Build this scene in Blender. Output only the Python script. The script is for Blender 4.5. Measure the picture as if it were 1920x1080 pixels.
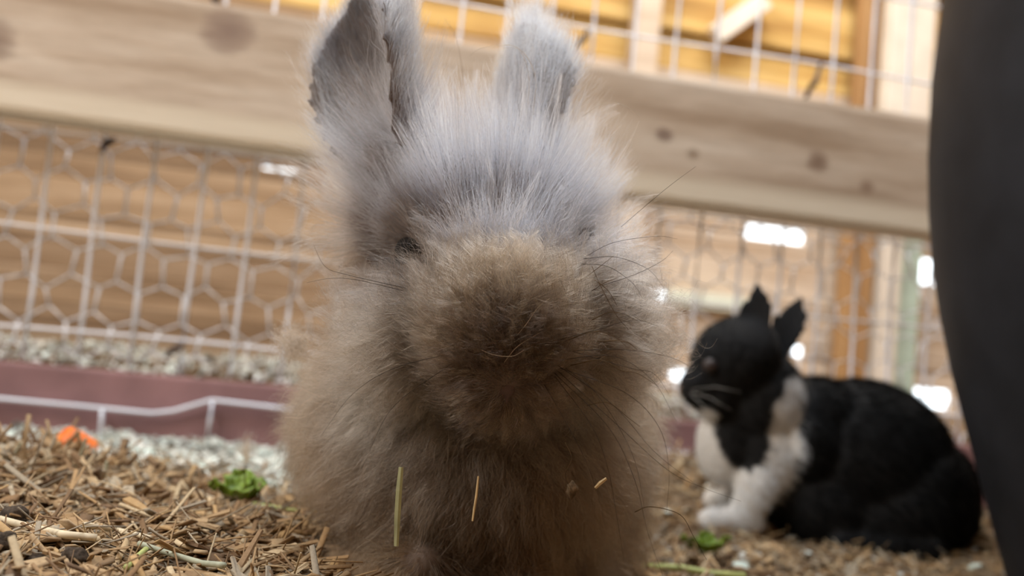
import bpy, bmesh, math, random
import numpy as np
from mathutils import Vector, Matrix
from mathutils.kdtree import KDTree

random.seed(7)
rng = np.random.default_rng(7)
S = bpy.context.scene
for o in list(bpy.data.objects):
    bpy.data.objects.remove(o)
COL = S.collection
PI = math.pi

# ------------------------------------------------------------------ camera
FPX, PITCH, ROLL, CAM_H = 1700.0, 0.07, 0.098, 0.14
CF = Vector((0, math.cos(PITCH), math.sin(PITCH)))
_u0 = Vector((0, -math.sin(PITCH), math.cos(PITCH)))
_r0 = Vector((1, 0, 0))
CR = _r0 * math.cos(ROLL) + _u0 * math.sin(ROLL)
CU = _u0 * math.cos(ROLL) - _r0 * math.sin(ROLL)
CAMLOC = Vector((0, 0, CAM_H))


def P(px, py, d):
    """world point seen at photo position (px, py), d metres in front of the lens"""
    return CAMLOC + (CF + CR * ((px - 960) / FPX) - CU * ((py - 540) / FPX)) * d


cam_d = bpy.data.cameras.new('camera')
cam = bpy.data.objects.new('camera', cam_d)
COL.objects.link(cam)
m = Matrix((CR, CU, -CF)).transposed().to_4x4()
m.translation = CAMLOC
cam.matrix_world = m
cam_d.sensor_width = 36
cam_d.lens = FPX / 1920 * 36
cam_d.clip_start = 0.01
cam_d.dof.use_dof = True
cam_d.dof.focus_distance = 0.345
cam_d.dof.aperture_fstop = cam_d.lens / 5.6
cam_d.dof.aperture_blades = 9
S.camera = cam

# ------------------------------------------------------------------ world, lights, exposure
W = bpy.data.worlds.new('world')
S.world = W
W.use_nodes = True
W.node_tree.nodes['Background'].inputs[0].default_value = (0.86, 0.94, 1.0, 1)
W.node_tree.nodes['Background'].inputs[1].default_value = 4.0
S.view_settings.view_transform = 'Standard'
S.view_settings.look = 'None'
S.view_settings.gamma = 1
S.view_settings.use_curve_mapping = False
S.view_settings.exposure = 0.0
S.cycles.use_denoising = True
S.cycles.max_bounces = 6
S.cycles.diffuse_bounces = 3
S.cycles.glossy_bounces = 2
S.cycles.transmission_bounces = 4
S.cycles.transparent_max_bounces = 4
S.cycles.sample_clamp_indirect = 4.0


def area_light(name, loc, aim, sx, sy, power, color):
    d = bpy.data.lights.new(name, 'AREA')
    d.shape = 'RECTANGLE'
    d.size, d.size_y, d.energy, d.color = sx, sy, power, color
    o = bpy.data.objects.new(name, d)
    COL.objects.link(o)
    o.location = loc
    o.rotation_euler = (Vector(aim) - Vector(loc)).to_track_quat('-Z', 'Y').to_euler()
    return o


# a high side window, a cool daylight panel in the barn roof over the pen, warm daylight over the far aisle, and an added fill for the rail
area_light('side_window', (-1.40, -0.05, 1.30), (0.05, 0.9, 0.30), 0.9, 0.7, 36, (1.0, 0.97, 0.92))
area_light('roof_light_pen', (0.0, 0.45, 2.15), (0.0, 0.55, 0.0), 1.0, 0.6, 24, (0.58, 0.78, 1.0))
area_light('rail_fill_light', (0.75, 0.30, 2.15), (0.65, 1.1, 0.3), 0.7, 0.5, 17, (1.0, 0.95, 0.90))  # unseen fill, added to lift the right end of the rail
area_light('roof_light_aisle', (0.35, 1.35, 2.15), (0.3, 2.0, 0.5), 1.6, 0.35, 38, (1.0, 0.94, 0.84))


# ------------------------------------------------------------------ small helpers
def srgb(r, g, b):
    def f(c):
        c /= 255.0
        return c / 12.92 if c <= 0.04045 else ((c + 0.055) / 1.055) ** 2.4
    return (f(r), f(g), f(b), 1)


def tag(o, label=None, cat=None, group=None, kind=None):
    if label: o['label'] = label
    if cat: o['category'] = cat
    if group: o['group'] = group
    if kind: o['kind'] = kind
    return o


def link(name, data, parent=None, mat=None):
    o = bpy.data.objects.new(name, data)
    COL.objects.link(o)
    if parent is not None:
        o.parent = parent
        o.matrix_parent_inverse = Matrix.Identity(4)
    if mat is not None and data is not None:
        data.materials.clear()
        data.materials.append(mat)
    return o


def mesh_np(name, verts, faces, smooth=False):
    me = bpy.data.meshes.new(name)
    me.from_pydata([tuple(v) for v in verts], [], [tuple(f) for f in faces])
    me.update()
    if smooth:
        me.polygons.foreach_set('use_smooth', [True] * len(me.polygons))
    return me


def bm_mesh(name, bm, smooth=False):
    me = bpy.data.meshes.new(name)
    bmesh.ops.recalc_face_normals(bm, faces=bm.faces)
    bm.to_mesh(me)
    bm.free()
    if smooth:
        me.polygons.foreach_set('use_smooth', [True] * len(me.polygons))
    return me


def box_mesh(name, sx, sy, sz, bevel=0.0, warp=0.0, segs=1):
    """a board with rounded arrises and a slightly uneven sawn face"""
    bm = bmesh.new()
    bmesh.ops.create_cube(bm, size=1)
    bmesh.ops.scale(bm, vec=(sx, sy, sz), verts=bm.verts)
    if bevel:
        bmesh.ops.bevel(bm, geom=bm.edges[:], offset=bevel, segments=2, profile=0.6, affect='EDGES')
    if segs > 1:
        for k in range(1, segs):
            x = -sx / 2 + sx * k / segs
            bmesh.ops.bisect_plane(bm, geom=bm.verts[:] + bm.edges[:] + bm.faces[:], plane_co=(x, 0, 0), plane_no=(1, 0, 0))
    if warp:
        r = random.Random(name + str(sx))
        a, b = r.uniform(2, 5), r.uniform(0, 6)
        for v in bm.verts:
            v.co.z += warp * math.sin(v.co.x * a + b)
            v.co.y += warp * 0.6 * math.sin(v.co.x * a * 1.3 + b * 2)
    return bm_mesh(name, bm)


def tube_np(pts, r, sides=6, taper=None):
    """verts, faces of a tube along pts"""
    pts = [Vector(p) for p in pts]
    n = len(pts)
    V, F = [], []
    up = Vector((0, 0, 1))
    for i, p in enumerate(pts):
        t = (pts[min(i + 1, n - 1)] - pts[max(i - 1, 0)]).normalized()
        a = t.cross(up)
        if a.length < 1e-4:
            a = t.cross(Vector((1, 0, 0)))
        a.normalize()
        b = t.cross(a)
        rr = r * (taper(i / (n - 1)) if taper else 1)
        for k in range(sides):
            q = 2 * PI * k / sides
            V.append(p + a * (rr * math.cos(q)) + b * (rr * math.sin(q)))
    for i in range(n - 1):
        for k in range(sides):
            k2 = (k + 1) % sides
            F.append((i * sides + k, i * sides + k2, (i + 1) * sides + k2, (i + 1) * sides + k))
    F.append(tuple(range(sides))[::-1])
    F.append(tuple((n - 1) * sides + k for k in range(sides)))
    return V, F


def tube_obj(name, pts, r, parent, mat, sides=6, taper=None):
    V, F = tube_np(pts, r, sides, taper)
    return link(name, mesh_np(name, V, F, True), parent, mat)


def smooth01(a, b, x):
    t = np.clip((x - a) / (b - a), 0, 1)
    return t * t * (3 - 2 * t)


# ------------------------------------------------------------------ materials
def new_mat(name):
    mt = bpy.data.materials.new(name)
    mt.use_nodes = True
    nt = mt.node_tree
    return mt, nt, nt.nodes['Principled BSDF']


def N(nt, typ, **kw):
    n = nt.nodes.new(typ)
    for k, v in kw.items():
        if k.startswith('in_'):
            n.inputs[int(k[3:])].default_value = v
        else:
            setattr(n, k, v)
    return n


def ramp(nt, src, stops):
    r = nt.nodes.new('ShaderNodeValToRGB')
    el = r.color_ramp.elements
    while len(el) < len(stops):
        el.new(0.5)
    for e, (p, c) in zip(el, stops):
        e.position, e.color = p, c
    nt.links.new(src, r.inputs[0])
    return r.outputs[0]


def bump(nt, bsdf, src, strength, dist):
    b = nt.nodes.new('ShaderNodeBump')
    b.inputs['Strength'].default_value = strength
    b.inputs['Distance'].default_value = dist
    nt.links.new(src, b.inputs['Height'])
    nt.links.new(b.outputs[0], bsdf.inputs['Normal'])


def wood_mat(name, light, mid, dark, knots=(), scale=(3, 40, 40), seed=0.0, rough=0.75, paleband=None, board_var=1.0):
    mt, nt, bs = new_mat(name)
    L = nt.links.new
    tc = N(nt, 'ShaderNodeTexCoord')
    oi = N(nt, 'ShaderNodeObjectInfo')
    off = N(nt, 'ShaderNodeVectorMath', operation='SCALE')
    comb = N(nt, 'ShaderNodeCombineXYZ')
    L(oi.outputs['Random'], comb.inputs[0]); L(oi.outputs['Random'], comb.inputs[1]); L(oi.outputs['Random'], comb.inputs[2])
    L(comb.outputs[0], off.inputs[0]); off.inputs['Scale'].default_value = 37.0
    add = N(nt, 'ShaderNodeVectorMath', operation='ADD')
    L(tc.outputs['Object'], add.inputs[0]); L(off.outputs[0], add.inputs[1])
    mp = N(nt, 'ShaderNodeMapping')
    mp.inputs['Scale'].default_value = scale
    mp.inputs['Location'].default_value = (seed, seed * 2, seed * 3)
    L(add.outputs[0], mp.inputs[0])
    ns = N(nt, 'ShaderNodeTexNoise'); ns.inputs['Scale'].default_value = 1.0; ns.inputs['Detail'].default_value = 5
    L(mp.outputs[0], ns.inputs['Vector'])
    fine = N(nt, 'ShaderNodeTexNoise'); fine.inputs['Scale'].default_value = 6.0; fine.inputs['Detail'].default_value = 3
    L(mp.outputs[0], fine.inputs['Vector'])
    c0 = ramp(nt, ns.outputs[0], [(0.32, dark), (0.5, mid), (0.67, light)])
    vary = N(nt, 'ShaderNodeMixRGB', blend_type='MULTIPLY'); vary.inputs[0].default_value = board_var
    L(c0, vary.inputs[1])
    L(ramp(nt, oi.outputs['Random'], [(0.0, (0.62, 0.56, 0.50, 1)), (1.0, (1.12, 1.10, 1.08, 1))]), vary.inputs[2])
    c = vary.outputs[0]
    mix = N(nt, 'ShaderNodeMixRGB', blend_type='MULTIPLY'); mix.inputs[0].default_value = 0.35
    L(c, mix.inputs[1])
    L(ramp(nt, fine.outputs[0], [(0.3, (0.6, 0.55, 0.5, 1)), (0.65, (1, 1, 1, 1))]), mix.inputs[2])
    out = mix.outputs[0]
    if paleband:                                   # sapwood along one edge of the board
        sep = N(nt, 'ShaderNodeSeparateXYZ'); L(tc.outputs['Object'], sep.inputs[0])
        wob = N(nt, 'ShaderNodeMath', operation='MULTIPLY_ADD'); L(ns.outputs[0], wob.inputs[0]); wob.inputs[1].default_value = 0.02; L(sep.outputs[2], wob.inputs[2])
        f = N(nt, 'ShaderNodeMapRange'); L(wob.outputs[0], f.inputs[0])
        f.inputs[1].default_value, f.inputs[2].default_value, f.inputs[3].default_value, f.inputs[4].default_value = paleband[0], paleband[1], 0.85, 0.0
        mx = N(nt, 'ShaderNodeMixRGB'); L(f.outputs[0], mx.inputs[0]); L(out, mx.inputs[1]); mx.inputs[2].default_value = paleband[2]
        out = mx.outputs[0]
    for (kx, kz, kr, kc) in knots:
        d = N(nt, 'ShaderNodeVectorMath', operation='SUBTRACT'); L(tc.outputs['Object'], d.inputs[0]); d.inputs[1].default_value = (kx, 0, kz)
        s = N(nt, 'ShaderNodeVectorMath', operation='MULTIPLY'); L(d.outputs[0], s.inputs[0]); s.inputs[1].default_value = (0.85 / kr, 0, 1.0 / kr)
        ln = N(nt, 'ShaderNodeVectorMath', operation='LENGTH'); L(s.outputs[0], ln.inputs[0])
        wv = N(nt, 'ShaderNodeMath', operation='MULTIPLY_ADD'); L(fine.outputs[0], wv.inputs[0]); wv.inputs[1].default_value = 0.5; L(ln.outputs['Value'], wv.inputs[2])
        ring = ramp(nt, wv.outputs[0], [(0.35, (1, 1, 1, 1)), (0.75, (0.7, 0.7, 0.7, 1)), (0.95, (0.25, 0.25, 0.25, 1)), (1.0, (0.0, 0.0, 0.0, 1))])
        mx = N(nt, 'ShaderNodeMixRGB'); L(ring, mx.inputs[0]); L(out, mx.inputs[1]); mx.inputs[2].default_value = kc
        out = mx.outputs[0]
    L(out, bs.inputs['Base Color'])
    bs.inputs['Roughness'].default_value = rough
    bump(nt, bs, fine.outputs[0], 0.3, 0.002)
    return mt


def plain_mat(name, col, rough=0.7, metal=0.0, var=0.25, scale=40.0, spec=0.4, bumpd=0.0):
    mt, nt, bs = new_mat(name)
    tc = N(nt, 'ShaderNodeTexCoord')
    ns = N(nt, 'ShaderNodeTexNoise'); ns.inputs['Scale'].default_value = scale; ns.inputs['Detail'].default_value = 4
    nt.links.new(tc.outputs['Object'], ns.inputs['Vector'])
    a = tuple(c * (1 - var) for c in col[:3]) + (1,)
    b = tuple(min(1, c * (1 + var)) for c in col[:3]) + (1,)
    nt.links.new(ramp(nt, ns.outputs[0], [(0.3, a), (0.7, b)]), bs.inputs['Base Color'])
    bs.inputs['Roughness'].default_value = rough
    bs.inputs['Metallic'].default_value = metal
    bs.inputs['Specular IOR Level'].default_value = spec
    if bumpd:
        bump(nt, bs, ns.outputs[0], 0.6, bumpd)
    return mt


def attr_mat(name, attr, rough=0.8):
    """colour carried by each loose piece"""
    mt, nt, bs = new_mat(name)
    at = N(nt, 'ShaderNodeAttribute', attribute_name=attr)
    tc = N(nt, 'ShaderNodeTexCoord')
    mp = N(nt, 'ShaderNodeMapping'); mp.inputs['Scale'].default_value = (900, 900, 900)
    nt.links.new(tc.outputs['Object'], mp.inputs[0])
    ns = N(nt, 'ShaderNodeTexNoise'); ns.inputs['Scale'].default_value = 1.0
    nt.links.new(mp.outputs[0], ns.inputs['Vector'])
    mx = N(nt, 'ShaderNodeMixRGB', blend_type='MULTIPLY'); mx.inputs[0].default_value = 0.5
    nt.links.new(at.outputs['Color'], mx.inputs[1])
    nt.links.new(ramp(nt, ns.outputs[0], [(0.3, (0.6, 0.55, 0.5, 1)), (0.6, (1, 1, 1, 1))]), mx.inputs[2])
    nt.links.new(mx.outputs[0], bs.inputs['Base Color'])
    bs.inputs['Roughness'].default_value = rough
    return mt


def fur_mat(name, rough=0.45, radial=0.6, coat=0.0):
    mt = bpy.data.materials.new(name)
    mt.use_nodes = True
    nt = mt.node_tree
    for n in list(nt.nodes):
        nt.nodes.remove(n)
    out = N(nt, 'ShaderNodeOutputMaterial')
    h = N(nt, 'ShaderNodeBsdfHairPrincipled')
    h.model = 'CHIANG'
    h.parametrization = 'COLOR'
    at = N(nt, 'ShaderNodeAttribute', attribute_name='fur_color')
    nt.links.new(at.outputs['Color'], h.inputs['Color'])
    h.inputs['Roughness'].default_value = rough
    h.inputs['Radial Roughness'].default_value = radial
    h.inputs['Random Roughness'].default_value = 0.2
    nt.links.new(h.outputs[0], out.inputs[0])
    return mt


WIRE = plain_mat('galvanised_wire', (0.82, 0.85, 0.93, 1), 0.25, 0.0, 0.06, 30, 0.9)
RUST = plain_mat('rusty_staple', (0.07, 0.05, 0.045, 1), 0.7, 0.3, 0.4, 300)
RAILW = None
PLANK = wood_mat('weathered_plank', (0.52, 0.38, 0.25, 1), (0.41, 0.28, 0.165, 1), (0.25, 0.155, 0.08, 1), scale=(2.5, 30, 30))
PALE_PLANK = wood_mat('pale_plank', (0.82, 0.69, 0.55, 1), (0.73, 0.60, 0.47, 1), (0.55, 0.40, 0.27, 1), scale=(2.5, 30, 30), board_var=0.45)
ORANGE = wood_mat('warm_lit_cedar', (0.74, 0.52, 0.20, 1), (0.58, 0.36, 0.105, 1), (0.34, 0.17, 0.04, 1), scale=(2.5, 30, 30))  # orange carries the warm light on the upper boards
POSTW = wood_mat('post_brown', (0.50, 0.31, 0.14, 1), (0.42, 0.24, 0.10, 1), (0.28, 0.15, 0.06, 1), scale=(30, 30, 2.5))
CREAM = plain_mat('cream_paint', (0.78, 0.70, 0.60, 1), 0.6, 0, 0.08, 25)
GREEN = plain_mat('pale_green_paint', (0.50, 0.62, 0.53, 1), 0.6, 0, 0.12, 25)
MAROON = plain_mat('maroon_board', (0.27, 0.145, 0.145, 1), 0.65, 0, 0.2, 18)
TUBM = plain_mat('charcoal_rubber', (0.0155, 0.0172, 0.0220, 1), 0.6, 0, 0.25, 22, 0.2, 0.001)
CHIP = attr_mat('chip_colour', 'chip_color')
SOIL = plain_mat('fine_litter', (0.20, 0.14, 0.088, 1), 0.95, 0, 0.5, 160, 0.1, 0.003)
FURM = fur_mat('long_fur')
FURB = attr_mat('short_fur', 'fur_color', 0.9)
FURB.node_tree.nodes['Principled BSDF'].inputs['Specular IOR Level'].default_value = 0.04


# ------------------------------------------------------------------ ground shape
FY0, FK = 1.012, 0.193                      # fence line  y = FY0 + FK x


def fence_y(x):
    return FY0 + FK * x


def gz(x, y):
    x = np.asarray(x, float); y = np.asarray(y, float)
    z = 0.047 - 0.045 * smooth01(-0.16, 0.26, x) - 0.012 * smooth01(0.5, 0.85, y) * (1 - smooth01(-0.1, 0.2, x))

    def g(cx, cy, s, a):
        return a * np.exp(-((x - cx) ** 2 + (y - cy) ** 2) / (2 * s * s))
    z = z + g(-0.285, 0.53, 0.055, 0.015) - 0.012 * smooth01(0.40, 0.56, y) * (1 - smooth01(-0.1, 0.2, x)) - 0.009 * smooth01(0.70, 0.86, y) * (1 - smooth01(-0.1, 0.2, x)) + g(0.185, 0.88, 0.045, 0.040) + g(0.50, 0.84, 0.05, 0.03)
    z = z + 0.0035 * (np.sin(x * 61 + 1.3 * np.sin(y * 47)) * np.cos(y * 53 + 0.7) + 0.6 * np.sin(x * 131 + y * 97))
    back = smooth01(0.02, 0.05, y - fence_y(x))
    z = z * (1 - back) + back * (0.092 + 0.004 * np.sin(x * 71 + 2 * np.sin(y * 40)))
    return z


def ground_hit(px, py, lift=0.0):
    """where the sight line of a photo position meets the litter"""
    d = 0.24
    while d < 1.4:
        q = P(px, py, d)
        if q.z <= float(gz(q.x, q.y)) + lift:
            break
        d += 0.002
    return Vector((q.x, q.y, float(gz(q.x, q.y)) + lift))


xs = np.linspace(-1.6, 1.6, 300)
ys = np.concatenate([np.linspace(-0.6, 0.2, 20)[:-1], np.linspace(0.2, 1.3, 190)[:-1], np.linspace(1.3, 2.7, 20)])
GX, GY = np.meshgrid(xs, ys)
GZ = gz(GX, GY)
nx, ny = len(xs), len(ys)
verts = np.stack([GX.ravel(), GY.ravel(), GZ.ravel()], 1)
idx = np.arange(nx * ny).reshape(ny, nx)
faces = np.stack([idx[:-1, :-1].ravel(), idx[:-1, 1:].ravel(), idx[1:, 1:].ravel(), idx[1:, :-1].ravel()], 1)
me = bpy.data.meshes.new('floor')
me.from_pydata(verts.tolist(), [], faces.tolist())
me.polygons.foreach_set('use_smooth', [True] * len(me.polygons))
floor = link('floor', me, None, SOIL)
tag(floor, kind='structure')

# ------------------------------------------------------------------ room shell
RX, RY0, RY1, RZ = 1.6, -0.6, 2.12, 2.3


def shell(name, loc, sx, sy, sz, mat):
    o = link(name, box_mesh(name, sx, sy, sz, 0.005), None, mat)
    o.location = loc
    tag(o, kind='structure')
    return o


shell('ceiling', (0, 1.0, RZ + 0.03), 2 * RX + 0.3, 3.6, 0.06, PLANK)
shell('wall_left', (-RX - 0.03, 1.0, 1.1), 0.06, 3.4, 2.4, PLANK)
shell('wall_right', (RX + 0.03, 1.0, 1.1), 0.06, 3.4, 2.4, PLANK)
shell('wall_front', (0, RY0 - 0.03, 1.1), 2 * RX, 0.06, 2.4, PLANK)

# back wall: horizontal boards on a frame, parallel to the fence, with open gaps that let daylight through
WB0 = 2.00


def wall_y(x):
    return WB0 + FK * x


wall_back = bpy.data.objects.new('wall_back', None)
COL.objects.link(wall_back)
tag(wall_back, kind='structure')
ang = math.atan(FK)
wall_back.location = (0, WB0, 0)
wall_back.rotation_euler = (0, 0, ang)


def wall_local(px, py, yoff=0.0):
    """a place on the back wall: (along, up) for a photo position"""
    d = CF + CR * ((px - 960) / FPX) - CU * ((py - 540) / FPX)
    t = (WB0 - yoff) / (d.y - FK * d.x)
    p = CAMLOC + d * t
    return p.x / math.cos(ang), p.z


def plank(x0, x1, z0, z1, mat, y=0.0, th=0.022, name='plank'):
    o = link(name, box_mesh(name, x1 - x0, th, z1 - z0, min(0.005, (z1 - z0) / 4), 0.0, 1), wall_back, mat)
    o.location = ((x0 + x1) / 2, y + random.uniform(-0.004, 0.004), (z0 + z1) / 2)
    return o


XL, XR = -1.62, 1.62
# gap list in wall coordinates (x0, x1, z0, z1): places where daylight shows between the boards
def gap(px, py, w, h):
    x, z_ = wall_local(px, py)
    k = (WB0 + 0.1) / FPX
    return (x - w * k / 2, x + w * k / 2, z_ - h * k / 2, z_ + h * k / 2)


GAPS = [gap(1453, 440, 122, 27), gap(1222, 556, 50, 26), gap(1741, 510, 48, 50), gap(1746, 747, 80, 35),
        gap(1272, 702, 34, 20), gap(1280, 781, 24, 22), gap(1494, 659, 22, 20), gap(525, 318, 58, 5)]
# board edges: a regular 125 mm board; the boards are notched where daylight shows through
edges = [-0.05 + 0.125 * k for k in range(8)]
SPLITX = wall_local(900, 480)[0]


def boarding(edges, yoff, th, name, pad=0.0):
    for k in range(len(edges) - 1):
        z0, z1 = edges[k] + 0.0002, edges[k + 1] - 0.0002
        segs = [(z0, z1, [])]
        for (gx0, gx1, g0, g1) in [(q0 - pad, q1 + pad, q2 - pad / 2, q3 + pad / 2) for (q0, q1, q2, q3) in GAPS]:
            nseg = []
            for (a, b, cuts) in segs:
                if g1 <= a or g0 >= b:
                    nseg.append((a, b, cuts)); continue
                if g0 > a: nseg.append((a, g0, list(cuts)))
                nseg.append((max(a, g0), min(b, g1), cuts + [(gx0, gx1)]))
                if g1 < b: nseg.append((g1, b, list(cuts)))
            segs = nseg
        for (a, b, cuts) in segs:
            allc = sorted(cuts + [(SPLITX - 0.0002, SPLITX + 0.0002)])
            xs_ = [XL] + [c for cu in allc for c in cu] + [XR]
            for q in range(0, len(xs_), 2):
                if xs_[q + 1] - xs_[q] > 0.01:
                    mid = (xs_[q] + xs_[q + 1]) / 2
                    plank(xs_[q], xs_[q + 1], a, b, PALE_PLANK if mid > SPLITX else PLANK, yoff, th, name)


boarding(edges, 0.0, 0.022, 'plank')
boarding([e_ + 0.0625 for e_ in edges][:-1] + [0.83], 0.034, 0.014, 'light_stop_backing', 0.05)  # second layer, added to block light through the joints
boarding([-0.06, edges[0] + 0.0625], 0.034, 0.014, 'light_stop_backing', 0.05)
# upper boarding, cedar with warm light painted into its orange, overlapping boards with open shadow joints
ztop = edges[-1]
k = 0
while ztop < 2.3:
    h = 0.115 if k % 2 else 0.085
    o = plank(XL, XR, ztop + 0.004, ztop + h, ORANGE, -0.012 if k % 2 else 0.012, 0.024)
    ztop += h
    k += 1
# backing added to block light so that only the wanted gaps are open
rails = [(0.55, 2.35)]
link('light_stop_backing', box_mesh('light_stop_backing', XR - XL, 0.015, 1.72, 0.002), wall_back, POSTW).location = (0, 0.045, 0.72 + 0.86)

# timber in front of the back wall
def standing(name, px, py, wpx, z0, z1, depth, mat, label, cat, yoff, group=None):
    xa, _ = wall_local(px - wpx / 2, py, yoff)
    xb, _ = wall_local(px + wpx / 2, py, yoff)
    me = box_mesh(name, xb - xa, depth, z1 - z0, 0.004, 0.0)
    o = link(name, me, None, mat)
    x = (xa + xb) / 2
    o.location = (x * math.cos(ang) + math.sin(ang) * -yoff * -1 * 0, WB0 + x * math.sin(ang) - yoff, (z0 + z1) / 2)
    o.rotation_euler = (0, 0, ang)
    tag(o, label, cat, group)
    return o


standing('timber_post', 1205, 100, 46, 0.08, 2.28, 0.05, PALE_PLANK, 'pale sawn timber post rising above the rail just beside the fluffy rabbit ears', 'post', 0.07)
standing('timber_post', 1600, 550, 48, 0.08, 2.28, 0.05, POSTW, 'orange-brown timber post against the back boards, above the black rabbit', 'post', 0.065)
standing('timber_post', 1655, 550, 30, 0.08, 2.28, 0.07, CREAM, 'narrow cream painted post between the brown post and the green board', 'post', 0.080)
standing('painted_board', 1694, 560, 46, 0.08, 0.62, 0.03, GREEN, 'pale green painted upright board next to the cream post', 'board', 0.065)
standing('painted_board', 1700, 110, 82, 0.64, 2.28, 0.04, CREAM, 'wide cream painted board above the rail at the edge of the dark tub', 'board', 0.150)
g0 = wall_local(1250, 555); g1 = wall_local(1392, 578)
pb = link('painted_batten', box_mesh('painted_batten', g1[0] - g0[0], 0.02, 0.034, 0.003), None, plain_mat('pale_batten', (0.74, 0.78, 0.66, 1), 0.6, 0, 0.08, 25))
mx_ = (g0[0] + g1[0]) / 2
pb.location = (mx_ * math.cos(ang), WB0 + mx_ * math.sin(ang) - 0.03, (g0[1] + g1[1]) / 2)
pb.rotation_euler = (0, 0, ang)
tag(pb, 'short pale green batten nailed flat to the boards behind the fluffy rabbit cheek', 'batten')
# diagonal brace up in the orange boarding, sunlight painted on as cream
a = wall_local(1335, 78); b = wall_local(1415, 22)
br = link('diagonal_brace', box_mesh('diagonal_brace', math.hypot(b[0] - a[0], b[1] - a[1]) + 0.02, 0.03, 0.045, 0.003), None, CREAM)
mx_ = (a[0] + b[0]) / 2
br.location = (mx_ * math.cos(ang), WB0 + mx_ * math.sin(ang) - 0.055, (a[1] + b[1]) / 2)
br.rotation_euler = (0, -math.atan2(b[1] - a[1], b[0] - a[0]), ang)
tag(br, 'short cream diagonal brace on the orange boards above the rail', 'brace')

# ------------------------------------------------------------------ fence
fence = bpy.data.objects.new('wire_fence', None)
COL.objects.link(fence)
fence.location = (0, FY0, 0)
fence.rotation_euler = (0, 0, ang)
tag(fence, 'galvanised mesh fence with a thick timber rail and a maroon base board', 'fence')


def fence_local(px, py):
    d = CF + CR * ((px - 960) / FPX) - CU * ((py - 540) / FPX)
    t = FY0 / (d.y - FK * d.x)
    p = CAMLOC + d * t
    return p.x / math.cos(ang), p.z


RZ0, RH = 0.322, 0.142
rail_x0, rail_x1 = -1.5, fence_local(1738, 350)[0]
rcx = (rail_x0 + rail_x1) / 2


def kn(px, py, r, c):
    x, z_ = fence_local(px, py)
    return (x - rcx, z_ - (RZ0 + RH / 2), r, c)


RAILW = wood_mat('rail_timber', (0.64, 0.54, 0.43, 1), (0.53, 0.42, 0.315, 1), (0.38, 0.275, 0.185, 1),
                 knots=[kn(440, 88, 0.034, (0.25, 0.17, 0.125, 1)), kn(10, 105, 0.034, (0.23, 0.155, 0.11, 1)), kn(1492, 318, 0.018, (0.22, 0.14, 0.09, 1)),
                        kn(1216, 270, 0.013, (0.22, 0.15, 0.11, 1)), kn(1580, 363, 0.012, (0.27, 0.18, 0.12, 1)), kn(1268, 305, 0.010, (0.3, 0.22, 0.15, 1))],
                 scale=(4, 30, 34), board_var=0.0, paleband=(-0.040, -0.026, (0.70, 0.61, 0.47, 1)))
rail = link('rail', box_mesh('rail', rail_x1 - rail_x0, 0.045, RH, 0.007, 0.001, 12), fence, RAILW)
rail.location = (rcx, -0.028, RZ0 + RH / 2)

WR = 0.0021
x_ref = fence_local(75, 420)[0]
WZ0, WZ1 = 0.084, 0.95
for k in range(-8, 24):
    x = x_ref + 0.0508 * k
    if x > 0.75: break
    pts = [(x + 0.0007 * math.sin(j * 1.7 + k), 0.003 * math.sin(j * 0.9 + k * 1.3) * (1 if j < 6 else 0.4), WZ0 + (WZ1 - WZ0) * j / 12) for j in range(13)]
    tube_obj('upright_wire', pts, WR, fence, WIRE, 6)
zc = fence_local(100, 430)[1]
cross = [zc + 0.1016 * k for k in range(-1, 6)]

for z_ in cross:
    pts = [(-1.3 + 2.05 * j / 40, 0.0032 + 0.0012 * math.sin(j * 0.7 + z_ * 50), z_ + 0.0018 * math.sin(j * 0.53 + z_ * 90)) for j in range(41)]
    tube_obj('cross_wire', pts, WR * 0.85, fence, WIRE, 6)
# lowest strand, sagging in front of the base board
zl = fence_local(150, 752)[1]
lowpx = [(-200, 722), (0, 744), (150, 758), (290, 772), (330, 768), (400, 748), (520, 762), (800, 790), (1300, 850)]
pts = []
for (a_, b_) in lowpx:
    lx, lz = fence_local(a_, b_)
    pts.append((lx, -0.017, lz))
dense = []
for q in range(len(pts) - 1):
    for t in np.linspace(0, 1, 6)[:-1]:
        dense.append(Vector(pts[q]).lerp(Vector(pts[q + 1]), t))
dense.append(Vector(pts[-1]))
tube_obj('cross_wire', dense, WR, fence, WIRE, 6)
for (a_, b_, c_, d_) in [(402, 750, 394, 815), (200, 765, 197, 806)]:
    p0, p1 = fence_local(a_, b_), fence_local(c_, d_)
    tube_obj('upright_wire', [(p0[0], -0.017, p0[1]), ((p0[0] + p1[0]) / 2, -0.018, (p0[1] + p1[1]) / 2), (p1[0], -0.017, p1[1] - 0.01)], WR, fence, WIRE, 6)

# rusty wire clips
for (a_, b_, c_, d_, w) in [(192, 285, 216, 262, 0.0045), (312, 668, 345, 645, 0.004), (1066, 105, 1102, 60, 0.0045), (1498, 205, 1536, 120, 0.0042), (400, -12, 408, 22, 0.004)]:
    p0, p1 = fence_local(a_, b_), fence_local(c_, d_)
    mid = ((p0[0] + p1[0]) / 2, -0.012, (p0[1] + p1[1]) / 2)
    tube_obj('wire_clip', [(p0[0], -0.004, p0[1]), (mid[0] - 0.001, -0.009, mid[2]), mid, (mid[0] + 0.003, -0.009, mid[2] + 0.003), (p1[0], -0.004, p1[1])], w, fence, RUST, 6,
             lambda t: 0.55 + 0.45 * math.sin(PI * t))

# hexagonal chicken wire lining behind the mesh: one net nobody could pick apart
V, F = [], []
hexw, hexh = 0.046, 0.050
rz = random.Random(3)
jit = {}


def hv(x, z_):
    key = (round(x, 3), round(z_, 3))
    if key not in jit:
        jit[key] = Vector((x + rz.uniform(-.004, .004), 0.045 + rz.uniform(-.006, .006), z_ + rz.uniform(-.004, .004)))
    return jit[key]


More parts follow.
